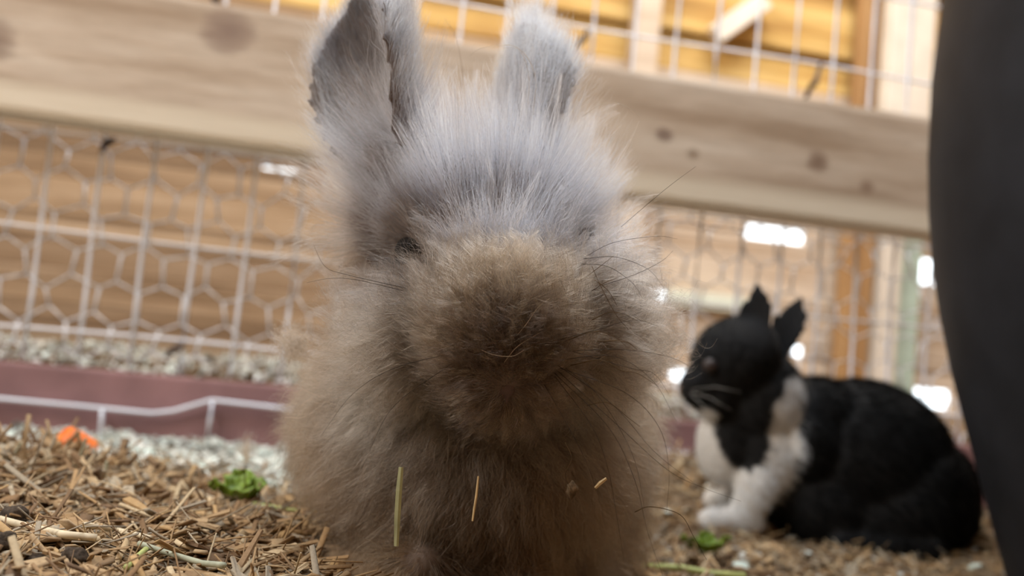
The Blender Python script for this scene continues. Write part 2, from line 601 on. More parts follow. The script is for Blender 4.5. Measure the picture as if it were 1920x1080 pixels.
def seg(a_, b_, r):
    n0 = len(V)
    v, f = tube_np([a_, b_], r, 4)
    V.extend(v)
    F.extend([tuple(i + n0 for i in q) for q in f])


nrow, ncol = 9, 46
for r_ in range(nrow):
    for c_ in range(ncol):
        cx = -1.25 + c_ * hexw * 1.0 + (hexw / 2 if r_ % 2 else 0)
        cz = 0.075 + r_ * hexh * 0.75
        t_ = hv(cx, cz + hexh / 2); lu = hv(cx - hexw / 2, cz + hexh / 4); ld = hv(cx - hexw / 2, cz - hexh / 4); ru = hv(cx + hexw / 2, cz + hexh / 4)
        seg(t_, lu, 0.0011); seg(t_, ru, 0.0011); seg(lu, ld, 0.0017)
cw = link('chicken_wire', mesh_np('chicken_wire', V, F, True), fence, WIRE)
tag(cw, kind='stuff')

# maroon base board
bb = link('base_board', box_mesh('base_board', 2.3, 0.022, 0.076, 0.003, 0.0012, 10), fence, MAROON)
bb.location = (-0.2, 0.0, 0.0435)

# ------------------------------------------------------------------ loose litter
chip_shapes = []


def chip_geom(l, w, t, bend, twist, r):
    """a split sliver: 4 rings of 4, ragged ends"""
    v, f = [], []
    for k, s in enumerate((-0.5, -0.16, 0.18, 0.5)):
        wk = w * (1 - 0.5 * abs(s) * r.uniform(0, 1.3)) / 2
        off = l * s + (r.uniform(-0.12, 0.12) * l * 0.3)
        zc_ = bend * l * (0.25 - s * s) * 1.2
        a_ = twist * s
        for (y_, z_) in ((-wk, -t / 2), (wk, -t / 2), (wk * r.uniform(.6, 1), t / 2), (-wk * r.uniform(.6, 1), t / 2)):
            v.append((off + r.uniform(-.06, .06) * w, y_ * math.cos(a_) - z_ * math.sin(a_), zc_ + y_ * math.sin(a_) + z_ * math.cos(a_)))
    for k in range(3):
        for q in range(4):
            q2 = (q + 1) % 4
            f.append((k * 4 + q, k * 4 + q2, k * 4 + 4 + q2, k * 4 + 4 + q))
    f.append((3, 2, 1, 0)); f.append((12, 13, 14, 15))
    return np.array(v), f


rc = random.Random(11)
# families: broad wood chip, narrow straw, fine crumb, pale shaving
FAM = {
    'chip': [chip_geom(rc.uniform(.008, .020), rc.uniform(.0025, .0062), rc.uniform(.0005, .0012), rc.uniform(-.1, .1), rc.uniform(-.6, .6), rc) for _ in range(14)],
    'straw': [chip_geom(rc.uniform(.016, .042), rc.uniform(.0010, .0026), rc.uniform(.0004, .0007), rc.uniform(-.25, .25), rc.uniform(-1, 1), rc) for _ in range(14)],
    'fibre': [chip_geom(rc.uniform(.012, .045), rc.uniform(.0004, .0009), .0004, rc.uniform(-.4, .4), 0, rc) for _ in range(14)],
    'crumb': [chip_geom(rc.uniform(.003, .008), rc.uniform(.001, .003), rc.uniform(.0006, .0015), 0, rc.uniform(-1, 1), rc) for _ in range(8)],
    'shaving': [chip_geom(rc.uniform(.005, .013), rc.uniform(.0025, .006), .0005, rc.uniform(.3, .8), rc.uniform(-1, 1), rc) for _ in range(12)],
}
CHIPCOL = [tuple(v * f_ for v, f_ in zip(c_, (.74, .66, .53))) for c_ in [(0.52, 0.39, 0.25), (0.60, 0.47, 0.32), (0.44, 0.31, 0.18), (0.36, 0.25, 0.15), (0.50, 0.46, 0.40), (0.40, 0.37, 0.33), (0.22, 0.14, 0.08), (0.70, 0.60, 0.45), (0.56, 0.40, 0.22), (0.30, 0.19, 0.10), (0.46, 0.32, 0.18)]]
SHAVECOL = [(0.74, 0.77, 0.70), (0.62, 0.66, 0.60), (0.46, 0.47, 0.43), (0.80, 0.80, 0.73), (0.66, 0.77, 0.70), (0.36, 0.35, 0.31)]


def rot_field(n, tilt):
    """random rotation matrices, yaw free, small tilt"""
    a_ = rng.uniform(0, 2 * PI, n)
    b_ = rng.normal(0, tilt, n)
    c_ = rng.normal(0, tilt, n)
    ca, sa, cb, sb, cc, sc = np.cos(a_), np.sin(a_), np.cos(b_), np.sin(b_), np.cos(c_), np.sin(c_)
    R = np.zeros((n, 3, 3))
    R[:, 0, 0] = ca * cb; R[:, 0, 1] = ca * sb * sc - sa * cc; R[:, 0, 2] = ca * sb * cc + sa * sc
    R[:, 1, 0] = sa * cb; R[:, 1, 1] = sa * sb * sc + ca * cc; R[:, 1, 2] = sa * sb * cc - ca * sc
    R[:, 2, 0] = -sb; R[:, 2, 1] = cb * sc; R[:, 2, 2] = cb * cc
    return R


def litter(name, pos, fams, cols, tilt, parent, scale=(0.8, 1.3)):
    n = len(pos)
    R = rot_field(n, tilt)
    sc_ = rng.uniform(scale[0], scale[1], n)
    pool = [g for f_ in fams for g in FAM[f_]]
    pick = rng.integers(0, len(pool), n)
    Vs, Fs, Cs = [], [], []
    base = 0
    cols = np.array(cols)
    for q, (gv, gf) in enumerate(pool):
        ii = np.where(pick == q)[0]
        if len(ii) == 0: continue
        vv = np.einsum('nij,vj->nvi', R[ii], gv) * sc_[ii, None, None] + pos[ii][:, None, :]
        nv = len(gv)
        Vs.append(vv.reshape(-1, 3))
        fq = np.array(gf)
        Fs.append((fq[None] + (base + np.arange(len(ii)) * nv)[:, None, None]).reshape(-1, 4))
        cc = cols[rng.integers(0, len(cols), len(ii))] * rng.uniform(0.75, 1.15, (len(ii), 1))
        Cs.append(np.repeat(cc, nv, 0))
        base += nv * len(ii)
    Vv = np.concatenate(Vs); Ff = np.concatenate(Fs); Cc = np.concatenate(Cs)
    me = bpy.data.meshes.new(name)
    me.vertices.add(len(Vv)); me.vertices.foreach_set('co', Vv.ravel())
    me.loops.add(Ff.size); me.loops.foreach_set('vertex_index', Ff.ravel().astype(np.int32))
    me.polygons.add(len(Ff)); me.polygons.foreach_set('loop_start', np.arange(0, Ff.size, 4, dtype=np.int32))
    at = me.attributes.new('chip_color', 'FLOAT_COLOR', 'POINT')
    at.data.foreach_set('color', np.concatenate([Cc, np.ones((len(Cc), 1))], 1).ravel())
    me.update(calc_edges=True)
    o = link(name, me, parent, CHIP)
    tag(o, kind='stuff')
    return o


def scatter(n, d0, d1, spread, keep):
    """points on the ground, denser near the lens"""
    out = np.zeros((0, 2))
    while len(out) < n:
        d = d0 + (d1 - d0) * rng.random(n * 2) ** 1.25
        x = rng.uniform(-1, 1, n * 2) * (spread * d + 0.05)
        k = keep(x, d)
        out = np.concatenate([out, np.stack([x[k], d[k]], 1)])
    return out[:n]


FLX, FLY = 0.0, 0.47          # where the fluffy rabbit sits


def off_rabbit(x, y):
    return ((x - FLX) / 0.085) ** 2 + ((y - FLY) / 0.12) ** 2 > 1


def paleness(x, y):
    return smooth01(0.60, 0.70, y + 0.03 * np.sin(x * 40)) * (1 - smooth01(0.0, 0.10, x))


xy = scatter(27000, 0.24, 0.98, 0.66, lambda x, y: off_rabbit(x, y) & (rng.random(len(x)) > 0.85 * paleness(x, y)) & (y < fence_y(x)))
pos = np.column_stack([xy, gz(xy[:, 0], xy[:, 1]) + rng.uniform(-.001, .0035, len(xy))])
litter('wood_chip_litter', pos, ['chip', 'straw', 'crumb', 'crumb', 'fibre', 'fibre'], CHIPCOL, 0.28, floor)
xy = scatter(10000, 0.55, 1.05, 0.66, lambda x, y: (rng.random(len(x)) < paleness(x, y) + 0.02) & (y < fence_y(x) + 0.01))
pos = np.column_stack([xy, gz(xy[:, 0], xy[:, 1]) + rng.uniform(-.001, .006, len(xy))])
litter('pale_shavings', pos, ['shaving', 'crumb'], SHAVECOL, 0.45, floor)
# shavings heaped on and behind the base board
x = rng.uniform(-0.9, 0.5, 5000)
yoff = rng.uniform(-0.008, 0.25, 5000)
y = fence_y(x) + yoff
pos = np.column_stack([x, y, np.where(yoff < 0.03, 0.082, 0.090) + rng.uniform(0, .014, 5000) * (0.6 + 0.4 * np.sin(x * 37))])
litter('ledge_shavings', pos, ['shaving', 'crumb'], [tuple(min(.92, v * 1.25) for v in c_) for c_ in SHAVECOL], 0.7, floor)  # colours lifted to paint out the rail's shade
# straw sticking up out of the heap
n = 420
x = np.concatenate([rng.normal(-0.27, 0.055, n - 160), rng.normal(0.185, 0.04, 160)])
y = np.concatenate([rng.normal(0.54, 0.03, n - 160), rng.normal(0.87, 0.03, 160)])
pos = np.column_stack([x, y, gz(x, y) + rng.uniform(.002, .009, n)])
litter('heaped_straw', pos, ['straw', 'chip'], CHIPCOL, 0.9, floor)

# the chips that show one by one in the corner: 300 parts of the floor, sharing meshes
chip_meshes = []
r5 = random.Random(5)
for fam in ('chip', 'chip', 'straw'):
    for gv, gf in FAM[fam]:
        me = mesh_np('wood_chip', gv * 1.15, gf)
        c_ = CHIPCOL[r5.randrange(len(CHIPCOL))]
        at = me.attributes.new('chip_color', 'FLOAT_COLOR', 'POINT')
        at.data.foreach_set('color', list((c_[0], c_[1], c_[2], 1)) * len(gv))
        me.materials.append(CHIP)
        chip_meshes.append(me)
cnt = 0
while cnt < 296:
    d = 0.30 + 0.26 * r5.random() ** 1.2
    x = r5.uniform(-0.60 * d, -0.19 * d)
    z_ = float(gz(x, d))
    o = bpy.data.objects.new('wood_chip', chip_meshes[r5.randrange(len(chip_meshes))])
    COL.objects.link(o)
    o.parent = floor
    o.location = (x, d, z_ + r5.uniform(.0015, .004))
    o.rotation_euler = (r5.gauss(0, .22), r5.gauss(0, .2), r5.uniform(0, 6.28))
    s_ = r5.uniform(.8, 1.25)
    o.scale = (s_, s_, s_)
    cnt += 1

# ------------------------------------------------------------------ animals: skin surface
def bm_ellipsoid(bm, c, r, axis=None, seg=24):
    """ellipsoid at c with radii r; axis = direction of its local x"""
    res = bmesh.ops.create_icosphere(bm, subdivisions=3, radius=1)
    M = Matrix.Diagonal((*r, 1))
    if axis is not None:
        M = Vector(axis).to_track_quat('X', 'Z').to_matrix().to_4x4() @ M
    M = Matrix.Translation(c) @ M
    bmesh.ops.transform(bm, matrix=M, verts=res['verts'])


def bm_limb(bm, pts, radii, sides=14):
    """tapered limb through pts, rounded by ellipsoids at the joints"""
    pts = [Vector(p) for p in pts]
    for i in range(len(pts) - 1):
        n = 8
        for k in range(n + 1):
            t = k / n
            r = radii[i] * (1 - t) + radii[i + 1] * t
            res = bmesh.ops.create_icosphere(bm, subdivisions=2, radius=r)
            bmesh.ops.translate(bm, vec=pts[i].lerp(pts[i + 1], t), verts=res['verts'])


def ear_frame(base, tip, opening):
    base, tip, opening = Vector(base), Vector(tip), Vector(opening)
    ax = tip - base
    side = ax.cross(opening).normalized()
    op = side.cross(ax).normalized()
    return base, ax, side, op


def ear_width(v, pointed=1.0):
    return (0.62 + 0.38 * math.sin(PI * min(1, v * 1.15))) * (1 - max(0, (v - 0.45) / 0.55) ** (2.2 / pointed)) + 0.04


def bm_ear(bm, base, tip, opening, width, cup, thick, pointed=1.0):
    base, ax, side, op = ear_frame(base, tip, opening)
    nu, nv = 13, 17
    grid = {}
    for s in (0, 1):
        for i in range(nv):
            v = -0.08 + 1.08 * i / (nv - 1)
            w = width / 2 * ear_width(max(v, 0), pointed)
            for j in range(nu):
                u = -1 + 2 * j / (nu - 1)
                rolled = math.sin(u * 1.25) / math.sin(1.25)
                p = base + ax * v + side * (rolled * w) + op * (cup * (1 - math.cos(u * 1.5)) * w * (1.25 - 0.5 * v))
                p = p - op * (thick * (s - 0.5) * (1 - 0.5 * u * u))
                grid[s, i, j] = bm.verts.new(p)
    for i in range(nv - 1):
        for j in range(nu - 1):
            bm.faces.new((grid[0, i, j], grid[0, i, j + 1], grid[0, i + 1, j + 1], grid[0, i + 1, j]))
            bm.faces.new((grid[1, i, j], grid[1, i + 1, j], grid[1, i + 1, j + 1], grid[1, i, j + 1]))
    for i in range(nv - 1):
        for j in (0, nu - 1):
            bm.faces.new((grid[0, i, j], grid[0, i + 1, j], grid[1, i + 1, j], grid[1, i, j]))
    for j in range(nu - 1):
        for i in (0, nv - 1):
            bm.faces.new((grid[0, i, j], grid[1, i, j], grid[1, i, j + 1], grid[0, i, j + 1]))


def body_mesh(name, bm, voxel, smooth_it):
    bmesh.ops.recalc_face_normals(bm, faces=bm.faces)
    me = bpy.data.meshes.new(name + '_raw')
    bm.to_mesh(me); bm.free()
    o = bpy.data.objects.new(name + '_raw', me)
    COL.objects.link(o)
    r = o.modifiers.new('r', 'REMESH'); r.mode = 'VOXEL'; r.voxel_size = voxel
    s = o.modifiers.new('s', 'SMOOTH'); s.factor = 0.5; s.iterations = smooth_it
    dg = bpy.context.evaluated_depsgraph_get()
    out = bpy.data.meshes.new_from_object(o.evaluated_get(dg))
    bpy.data.objects.remove(o); bpy.data.meshes.remove(me)
    out.name = name
    out.polygons.foreach_set('use_smooth', [True] * len(out.polygons))
    return out


def mesh_arrays(me):
    me.calc_loop_triangles()
    nv, nt_ = len(me.vertices), len(me.loop_triangles)
    co = np.empty(nv * 3); me.vertices.foreach_get('co', co); co = co.reshape(-1, 3)
    no = np.empty(nv * 3); me.vertices.foreach_get('normal', no); no = no.reshape(-1, 3)
    tr = np.empty(nt_ * 3, np.int32); me.loop_triangles.foreach_get('vertices', tr); tr = tr.reshape(-1, 3)
    return co, no, tr


def unit(a):
    return a / np.maximum(np.linalg.norm(a, axis=-1, keepdims=True), 1e-9)


def roots(me, n, weight=None):
    co, no, tr = mesh_arrays(me)
    a, b, c = co[tr[:, 0]], co[tr[:, 1]], co[tr[:, 2]]
    ar = np.linalg.norm(np.cross(b - a, c - a), axis=1)
    if weight is not None:
        ar = ar * weight((a + b + c) / 3)
    pick = rng.choice(len(tr), n, p=ar / ar.sum())
    r1, r2 = np.sqrt(rng.random(n)), rng.random(n)
    w = np.stack([1 - r1, r1 * (1 - r2), r1 * r2], 1)
    t = tr[pick]
    p = np.einsum('nk,nki->ni', w, co[t])
    nn = unit(np.einsum('nk,nki->ni', w, no[t]))
    return p, nn


def hair_curves(name, pts, rad, col, mat, parent, tip=0.25):
    """pts (n,k,3), rad (n,), col (n,k,3) -> one hair curves object"""
    n, k, _ = pts.shape
    hc = bpy.data.hair_curves.new(name)
    hc.add_curves([k] * n)
    hc.attributes['position'].data.foreach_set('vector', pts.astype(np.float32).ravel())
    ra = hc.attributes.get('radius') or hc.attributes.new('radius', 'FLOAT', 'POINT')
    prof = 1 - (1 - tip) * np.linspace(0, 1, k) ** 1.5
    ra.data.foreach_set('value', (rad[:, None] * prof[None]).astype(np.float32).ravel())
    ca = hc.attributes.new('fur_color', 'FLOAT_COLOR', 'POINT')
    rgba = np.concatenate([np.clip(col, 0.004, 0.97), np.ones((n, k, 1))], 2)
    ca.data.foreach_set('color', rgba.astype(np.float32).ravel())
    hc.materials.append(mat)
    return link(name, hc, parent)


def grow(p, nn, flow, lift, length, droop, clump_n, clump_amt, wave_amp, wave_n, frizz, k=9):
    """strand points for roots p: combed along flow, lifted off the skin, drooping, gathered in locks"""
    n = len(p)
    tang = flow - nn * np.sum(flow * nn, 1, keepdims=True)
    tang = unit(tang)
    d0 = unit(nn * lift[:, None] + tang * (1 - lift)[:, None] + rng.normal(0, 0.13, (n, 3)))
    s = np.linspace(0, 1, k)
    pts = np.zeros((n, k, 3))
    cur = p - nn * 0.001
    d = d0.copy()
    pts[:, 0] = cur
    down = np.array([0, 0, -1.0])
    step = length / (k - 1)
    for j in range(1, k):
        d = unit(d + tang * (0.10 * (1 - lift))[:, None] + down * (droop / (k - 1))[:, None])
        cur = cur + d * step[:, None]
        pts[:, j] = cur
    # locks
    m_ = max(1, int(n / clump_n))
    cidx = rng.choice(n, m_, replace=False)
    kd = KDTree(m_)
    for q, i in enumerate(cidx):
        kd.insert(p[i], q)
    kd.balance()
    near = np.array([kd.find(v)[1] for v in p])
    ci = cidx[near]
    dphase = rng.uniform(0, 2 * PI, m_)[near]
    wf = (wave_n * rng.uniform(0.7, 1.3, m_))[near]
    sidev = unit(np.cross(d0[ci], nn[ci]) + 1e-6)
    upv = unit(np.cross(sidev, d0[ci]))
    # wave shared by a lock
    ph = dphase[:, None] + wf[:, None] * 2 * PI * s[None]
    wv = (wave_amp * length)[:, None] * (s ** 1.0)[None] * np.sin(ph)
    wv2 = (wave_amp * length)[:, None] * (s ** 1.0)[None] * np.cos(ph * 0.83 + 1)
    cam_ = clump_amt * rng.uniform(0.4, 1.15, m_)[near]
    cam_ = cam_ * np.exp(-(np.linalg.norm(p - p[ci], axis=1) / .007) ** 2)
    f = np.clip(cam_[:, None] * s[None] ** 1.1, 0, 0.96)[..., None]
    target = pts[ci] + (pts[:, :1] - pts[ci][:, :1]) * 0.14
    pts = pts * (1 - f) + target * f
    pts += sidev[:, None] * wv[..., None] + upv[:, None] * wv2[..., None] * 0.6
    # individual frizz
    fz = rng.normal(0, 1, (n, 3)); fz2 = rng.normal(0, 1, (n, 3))
    fr = (frizz * length)[:, None, None] * (s ** 1.3)[None, :, None]
    a_ = rng.uniform(0.8, 2.6, n)[:, None] * 2 * PI * s[None] + rng.uniform(0, 6.28, n)[:, None]
    pts += fr * (fz[:, None] * 0.45 * s[None, :, None] + 0.35 * fz2[:, None] * np.sin(a_)[..., None])
    return pts, near


def A(v):
    return np.array(v, float)


def gauss(p, c, s):
    return np.exp(-np.sum((p - A(c)) ** 2, 1) / (2 * s * s))


# ------------------------------------------------------------------ the fluffy rabbit
HEAD = P(910, 430, .413)
NOSE = P(950, 728, .333)
MUZ = P(945, 615, .362)
BROW = P(930, 470, .368)
CHEST = P(915, 850, .43)
EYE_L = P(772, 476, .389)
EYE_R = P(1090, 458, .398)
EL = (P(762, 290, .412), P(712, -70, .436), Vector((-0.80, -0.60, 0.05)))
ER = (P(948, 272, .418), P(988, 40, .446), Vector((0.75, 0.55, 0.1)))

bm = bmesh.new()
bm_ellipsoid(bm, HEAD, (.050, .044, .041))
bm_ellipsoid(bm, P(742, 400, .424), (.022, .024, .029))
bm_ellipsoid(bm, P(936, 512, .382), (.030, .029, .024))
bm_ellipsoid(bm, P(755, 300, .418), (.019, .02, .024))
bm_ellipsoid(bm, P(985, 290, .424), (.018, .02, .022))
bm_ellipsoid(bm, MUZ, (.027, .030, .030))
bm_ellipsoid(bm, P(948, 690, .357), (.020, .020, .019))
bm_ellipsoid(bm, P(815, 600, .392), (.026, .030, .032))
bm_ellipsoid(bm, P(1075, 595, .394), (.026, .030, .032))
bm_ellipsoid(bm, P(893, 800, .435), (.070, .048, .058))
bm_ellipsoid(bm, P(893, 820, .52), (.089, .095, .060))
bm_ellipsoid(bm, P(910, 800, .57), (.066, .075, .060))
for sx in (-1, 1):
    cx = 905 + sx * 150
    hipz = P(cx, 930, .52)
    bm_ellipsoid(bm, hipz, (.036, .060, .042))
    foot = Vector((hipz.x, hipz.y - 0.045, 0))
    fz_ = float(gz(foot.x, foot.y))
    bm_limb(bm, [Vector((foot.x, foot.y + .05, fz_ + .012)), Vector((foot.x, foot.y - .025, fz_ + .010))], [.013, .011])
    sh = P(900 + sx * 75, 880, .415)
    wr = Vector((sh.x + sx * .002, sh.y - .006, 0)); wz = float(gz(wr.x, wr.y))
    wr.z = wz + .020
    bm_limb(bm, [sh, sh.lerp(wr, .55) + Vector((0, .004, 0)), wr], [.020, .015, .011])
    bm_limb(bm, [Vector((wr.x, wr.y, wz + .012)), Vector((wr.x, wr.y - .020, wz + .0095))], [.0115, .010])
bm_ellipsoid(bm, P(912, 780, .655), (.020, .018, .020))
bm_ear(bm, EL[0], EL[1], EL[2], .068, .80, .0085, 0.6)
bm_ear(bm, ER[0], ER[1], ER[2], .052, .62, .0075, 0.6)
SKIN = plain_mat('rabbit_skin', (0.13, 0.10, 0.085, 1), 0.8, 0, 0.2, 60, 0.2)
fl_me = body_mesh('fluffy_rabbit', bm, 0.0022, 6)
fluffy = link('fluffy_rabbit', fl_me, None, SKIN)
tag(fluffy, 'shaggy grey-brown long-haired rabbit facing the lens with hay bits stuck in its coat', 'rabbit')


def ear_coords(p, E_, width):
    base, ax, side, op = ear_frame(*E_)
    q = p - A(base)
    v = q @ A(ax) / ax.length_squared
    u = q @ A(side) / (width / 2)
    w = q @ A(op)
    inside = smooth01(0.02, 0.14, v) * (np.abs(u) < 1.5) * (np.abs(w) < .03)
    return u, v, w, inside, A(ax.normalized()), A(side), A(op)


from mathutils.bvhtree import BVHTree
_skin = BVHTree.FromPolygons([v.co.copy() for v in fl_me.vertices], [tuple(q.vertices) for q in fl_me.polygons])


def on_skin(px, py):
    hit = _skin.ray_cast(CAMLOC, (P(px, py, 1) - CAMLOC).normalized())
    return hit[0]


EYE_L = on_skin(772, 474) + CF * .003
EYE_R = on_skin(1090, 458) + CF * .003
HOLLOW = on_skin(790, 515)
HOLLOW_SHADE = on_skin(782, 492)
ZBROW = P(935, 488, .362).z


def fluffy_fur(n, pts_k, name, long_frac):
    def wgt(c):
        front = 1.15 - 0.75 * smooth01(.46, .60, c[:, 1])
        e = 1 + 0.9 * smooth01(.245, .27, c[:, 2])
        m_ = 1 + 1.3 * gauss(c, MUZ, .03)
        return front * e * m_
    p, nn = roots(fl_me, n, wgt)
    n = len(p)
    uL, vL, wL, inL, axL, siL, opL = ear_coords(p, EL, .068)
    uR, vR, wR, inR, axR, siR, opR = ear_coords(p, ER, .052)
    inE = np.maximum(inL, inR)
    facingL = nn @ opL
    innerL = inL * smooth01(0.1, 0.5, facingL)
    innerR = inR * smooth01(0.1, 0.5, nn @ opR)
    gm = gauss(p, P(947, 640, .345), .024)                 # muzzle
    gm2 = np.clip(gauss(p, P(947, 560, .350), .026), 0, 1)  # bridge of the nose
    gn = gauss(p, NOSE, .0135)                              # right at the nose
    gb = np.clip(1.25 * gauss(p, P(930, 385, .378), .034), 0, 1) * (1 - inE)   # forehead
    gchL = gauss(p, P(780, 640, .372), .027); gchR = gauss(p, P(1110, 640, .374), .027)
    gch = np.clip(gchL + gchR, 0, 1)
    gchest = gauss(p, P(915, 930, .385), .040)
    eyeL = np.linalg.norm(p - A(EYE_L), axis=1); eyeR = np.linalg.norm(p - A(EYE_R), axis=1)
    # ---- comb directions
    rad_nose = unit(p - A(P(950, 715, .345)))
    rad_brow = unit(p - A(P(935, 500, .372))) + A((0, .35, .85))
    back = np.tile(A((0, .45, -.55)), (n, 1)) + 0.75 * unit((p - A((A(CHEST)[0], .46, .10)))) * A((1, .25, .25))
    above = smooth01(ZBROW - .006, ZBROW + .008, p[:, 2])
    wn = np.clip(gm + gm2 + 0.9 * gch, 0, 1) * (1 - .9 * above)
    wb = np.clip(gb * 1.3, 0, 1) * above
    rest = np.clip(1 - wn - wb, 0.02, 1)
    headback = smooth01(A(HEAD)[2] - .02, A(HEAD)[2] + .01, p[:, 2])[:, None]
    bdir = back * (1 - headback) + (unit(p - A(BROW)) + A((0, .4, .65))) * headback
    flow = rad_nose * wn[:, None] + rad_brow * wb[:, None] + bdir * rest[:, None]
    flow = flow * (1 - inE[:, None])
    flow += inL[:, None] * (axL + siL * (uL * .55)[:, None] - opL * .1) + inR[:, None] * (axR + siR * (uR * .5)[:, None])
    # ---- length
    L = 0.039 * rest + 0.052 * wb + wn * 0.027
    L = L * (1 - gm2 * .45) * (1 - gn * .50) * (1 + .45 * gch)
    Lear = 0.017 + 0.010 * smooth01(.75, 1, np.maximum(vL * (inL > .3), vR * (inR > .3)))
    L = L * (1 - .3 * smooth01(.025, .05, p[:, 0]) * smooth01(.14, .17, p[:, 2]))
    L = L * (1 - inE) + inE * Lear
    L = L * (1 - innerL * .35 * (np.abs(uL) < .7))
    hollow = np.linalg.norm(p - A(HOLLOW), axis=1)
    near_eye = np.minimum(np.minimum(smooth01(.013, .030, eyeL), smooth01(.005, .014, hollow)), smooth01(.004, .010, eyeR))
    L = L * (0.22 + 0.78 * near_eye)
    L = L * rng.uniform(0.55, 1.15, n) * (1 + 0.35 * (rng.random(n) < long_frac))
    L = np.minimum(L, .044 + .012 * wb)
    under = smooth01(.03, .0, p[:, 2] - gz(p[:, 0], p[:, 1]))
    L = L * (1 - .5 * under)
    # ---- lift off the skin
    lift = 0.42 * rest + 0.24 * wb + (0.38 + .16 * gm2) * wn
    lift = lift * (1 - inE) + inE * .32
    lift = np.clip(lift + rng.normal(0, .07, n), .06, .9)
    droop = 0.35 * rest * (1 - headback[:, 0]) + .22 * gch
    droop *= (1 - inE)
    clump_amt = 0.80 * rest + .95 * wb + .98 * wn
    clump_amt = clump_amt * (1 - .5 * inE)
    wave = 0.050 * rest + .005 * wb + .090 * wn
    calm = 1 - .75 * headback[:, 0] * (1 - wn)
    wave *= (1 - .7 * inE) * calm
    frz = 0.11 * rest + .022 * wb + .10 * wn + .08 * inE
    frz = frz * (.4 + .6 * calm)
    pts, near = grow(p, nn, flow, lift, L, droop, 24, clump_amt, wave, 2.3, frz, pts_k)
    # ---- coat colour: smoke grey mask and ears with sky blue painted in, tan bridge, brown-stained muzzle, brown bib with its shade painted in
    c = np.tile(A((.47, .345, .235)), (n, 1))

    def mixc(c, w, col):
        w = np.clip(w, 0, 1)[:, None]
        return c * (1 - w) + A(col) * w
    c = mixc(c, smooth01(.12, .05, p[:, 2]) * .8, (.30, .19, .10))  # low coat browned, shade of the underside painted in
    c = mixc(c, gchest * 1.1, (.22, .128, .060))  # brown bib, deepened in colour for the shade on the chest
    c = mixc(c, gch * .9, (.50, .43, .35))
    c = mixc(c, gchL * .5, (.62, .55, .47))
    c = mixc(c, headback[:, 0] * .9, (.46, .43, .415))
    c = mixc(c, gb, (.50, .51, .57))
    c = mixc(c, gauss(p, P(945, 555, .350), .022) * 1.0, (.42, .28, .155))
    c = mixc(c, gm * .7, (.26, .17, .095))
    c = mixc(c, gauss(p, P(960, 690, .340), .021) * 1.15, (.10, .066, .042))
    c = mixc(c, gauss(p, P(1090, 700, .352), .016) * .8, (.17, .105, .05))
    c = mixc(c, gn * 1.2, (.09, .058, .048))
    c = mixc(c, gauss(p, P(820, 500, .372), .008), (.36, .25, .14))
    c = mixc(c, gauss(p, P(905, 825, .378), .008) * .9, (.20, .18, .17))
    c = mixc(c, above * np.clip(gb * 1.3, 0, 1), (.50, .51, .57))
    c = mixc(c, inE, (.50, .55, .64))  # grey ears with the sky's blue sheen painted in
    c = mixc(c, innerL * smooth01(1.0, .7, vL) * (.35 + .62 * np.exp(-((uL + .28) / .60) ** 2)) * smooth01(.25, .42, vL + .12 * uL), (.05, .044, .045))
    c = mixc(c, innerL * smooth01(-.15, -.5, uL) * smooth01(.50, .36, vL), (.52, .62, .76))  # blue light on the lower tuft painted into its hair
    c = mixc(c, innerR * .6, (.25, .25, .27))
    c = mixc(c, gauss(p, HOLLOW_SHADE, .012) * 1.15, (.07, .05, .036))  # eye hollow and its rim: shade painted into the hair
    c = mixc(c, (1 - near_eye) * .95, (.03, .022, .018))
    # lock to lock and hair to hair variation
    m_ = near.max() + 1
    c = c * (.43 + .14 * np.clip(gb + inE + headback[:, 0], 0, 1) + .10 * gchL)[:, None]
    guard = rng.random(n) < .09
    c = c * (1 + .60 * guard[:, None])
    c = c * rng.uniform(.50, 1.45, m_)[near][:, None] * rng.uniform(.72, 1.22, (n, 1))
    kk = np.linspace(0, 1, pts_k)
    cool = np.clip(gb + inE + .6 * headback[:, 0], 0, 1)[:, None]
    basec = c * (A((.42, .36, .30)) * (1 - cool) + A((.55, .55, .60)) * cool)  # darker roots: banded coat, plus self-shadow painted in
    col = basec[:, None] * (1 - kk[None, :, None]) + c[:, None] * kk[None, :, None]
    rad = np.full(n, 0.000052) * rng.uniform(.7, 1.25, n) * (1 - .15 * inE) * (1 + .7 * guard)
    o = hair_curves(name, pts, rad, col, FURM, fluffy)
    tag(o, kind='stuff')
    return o


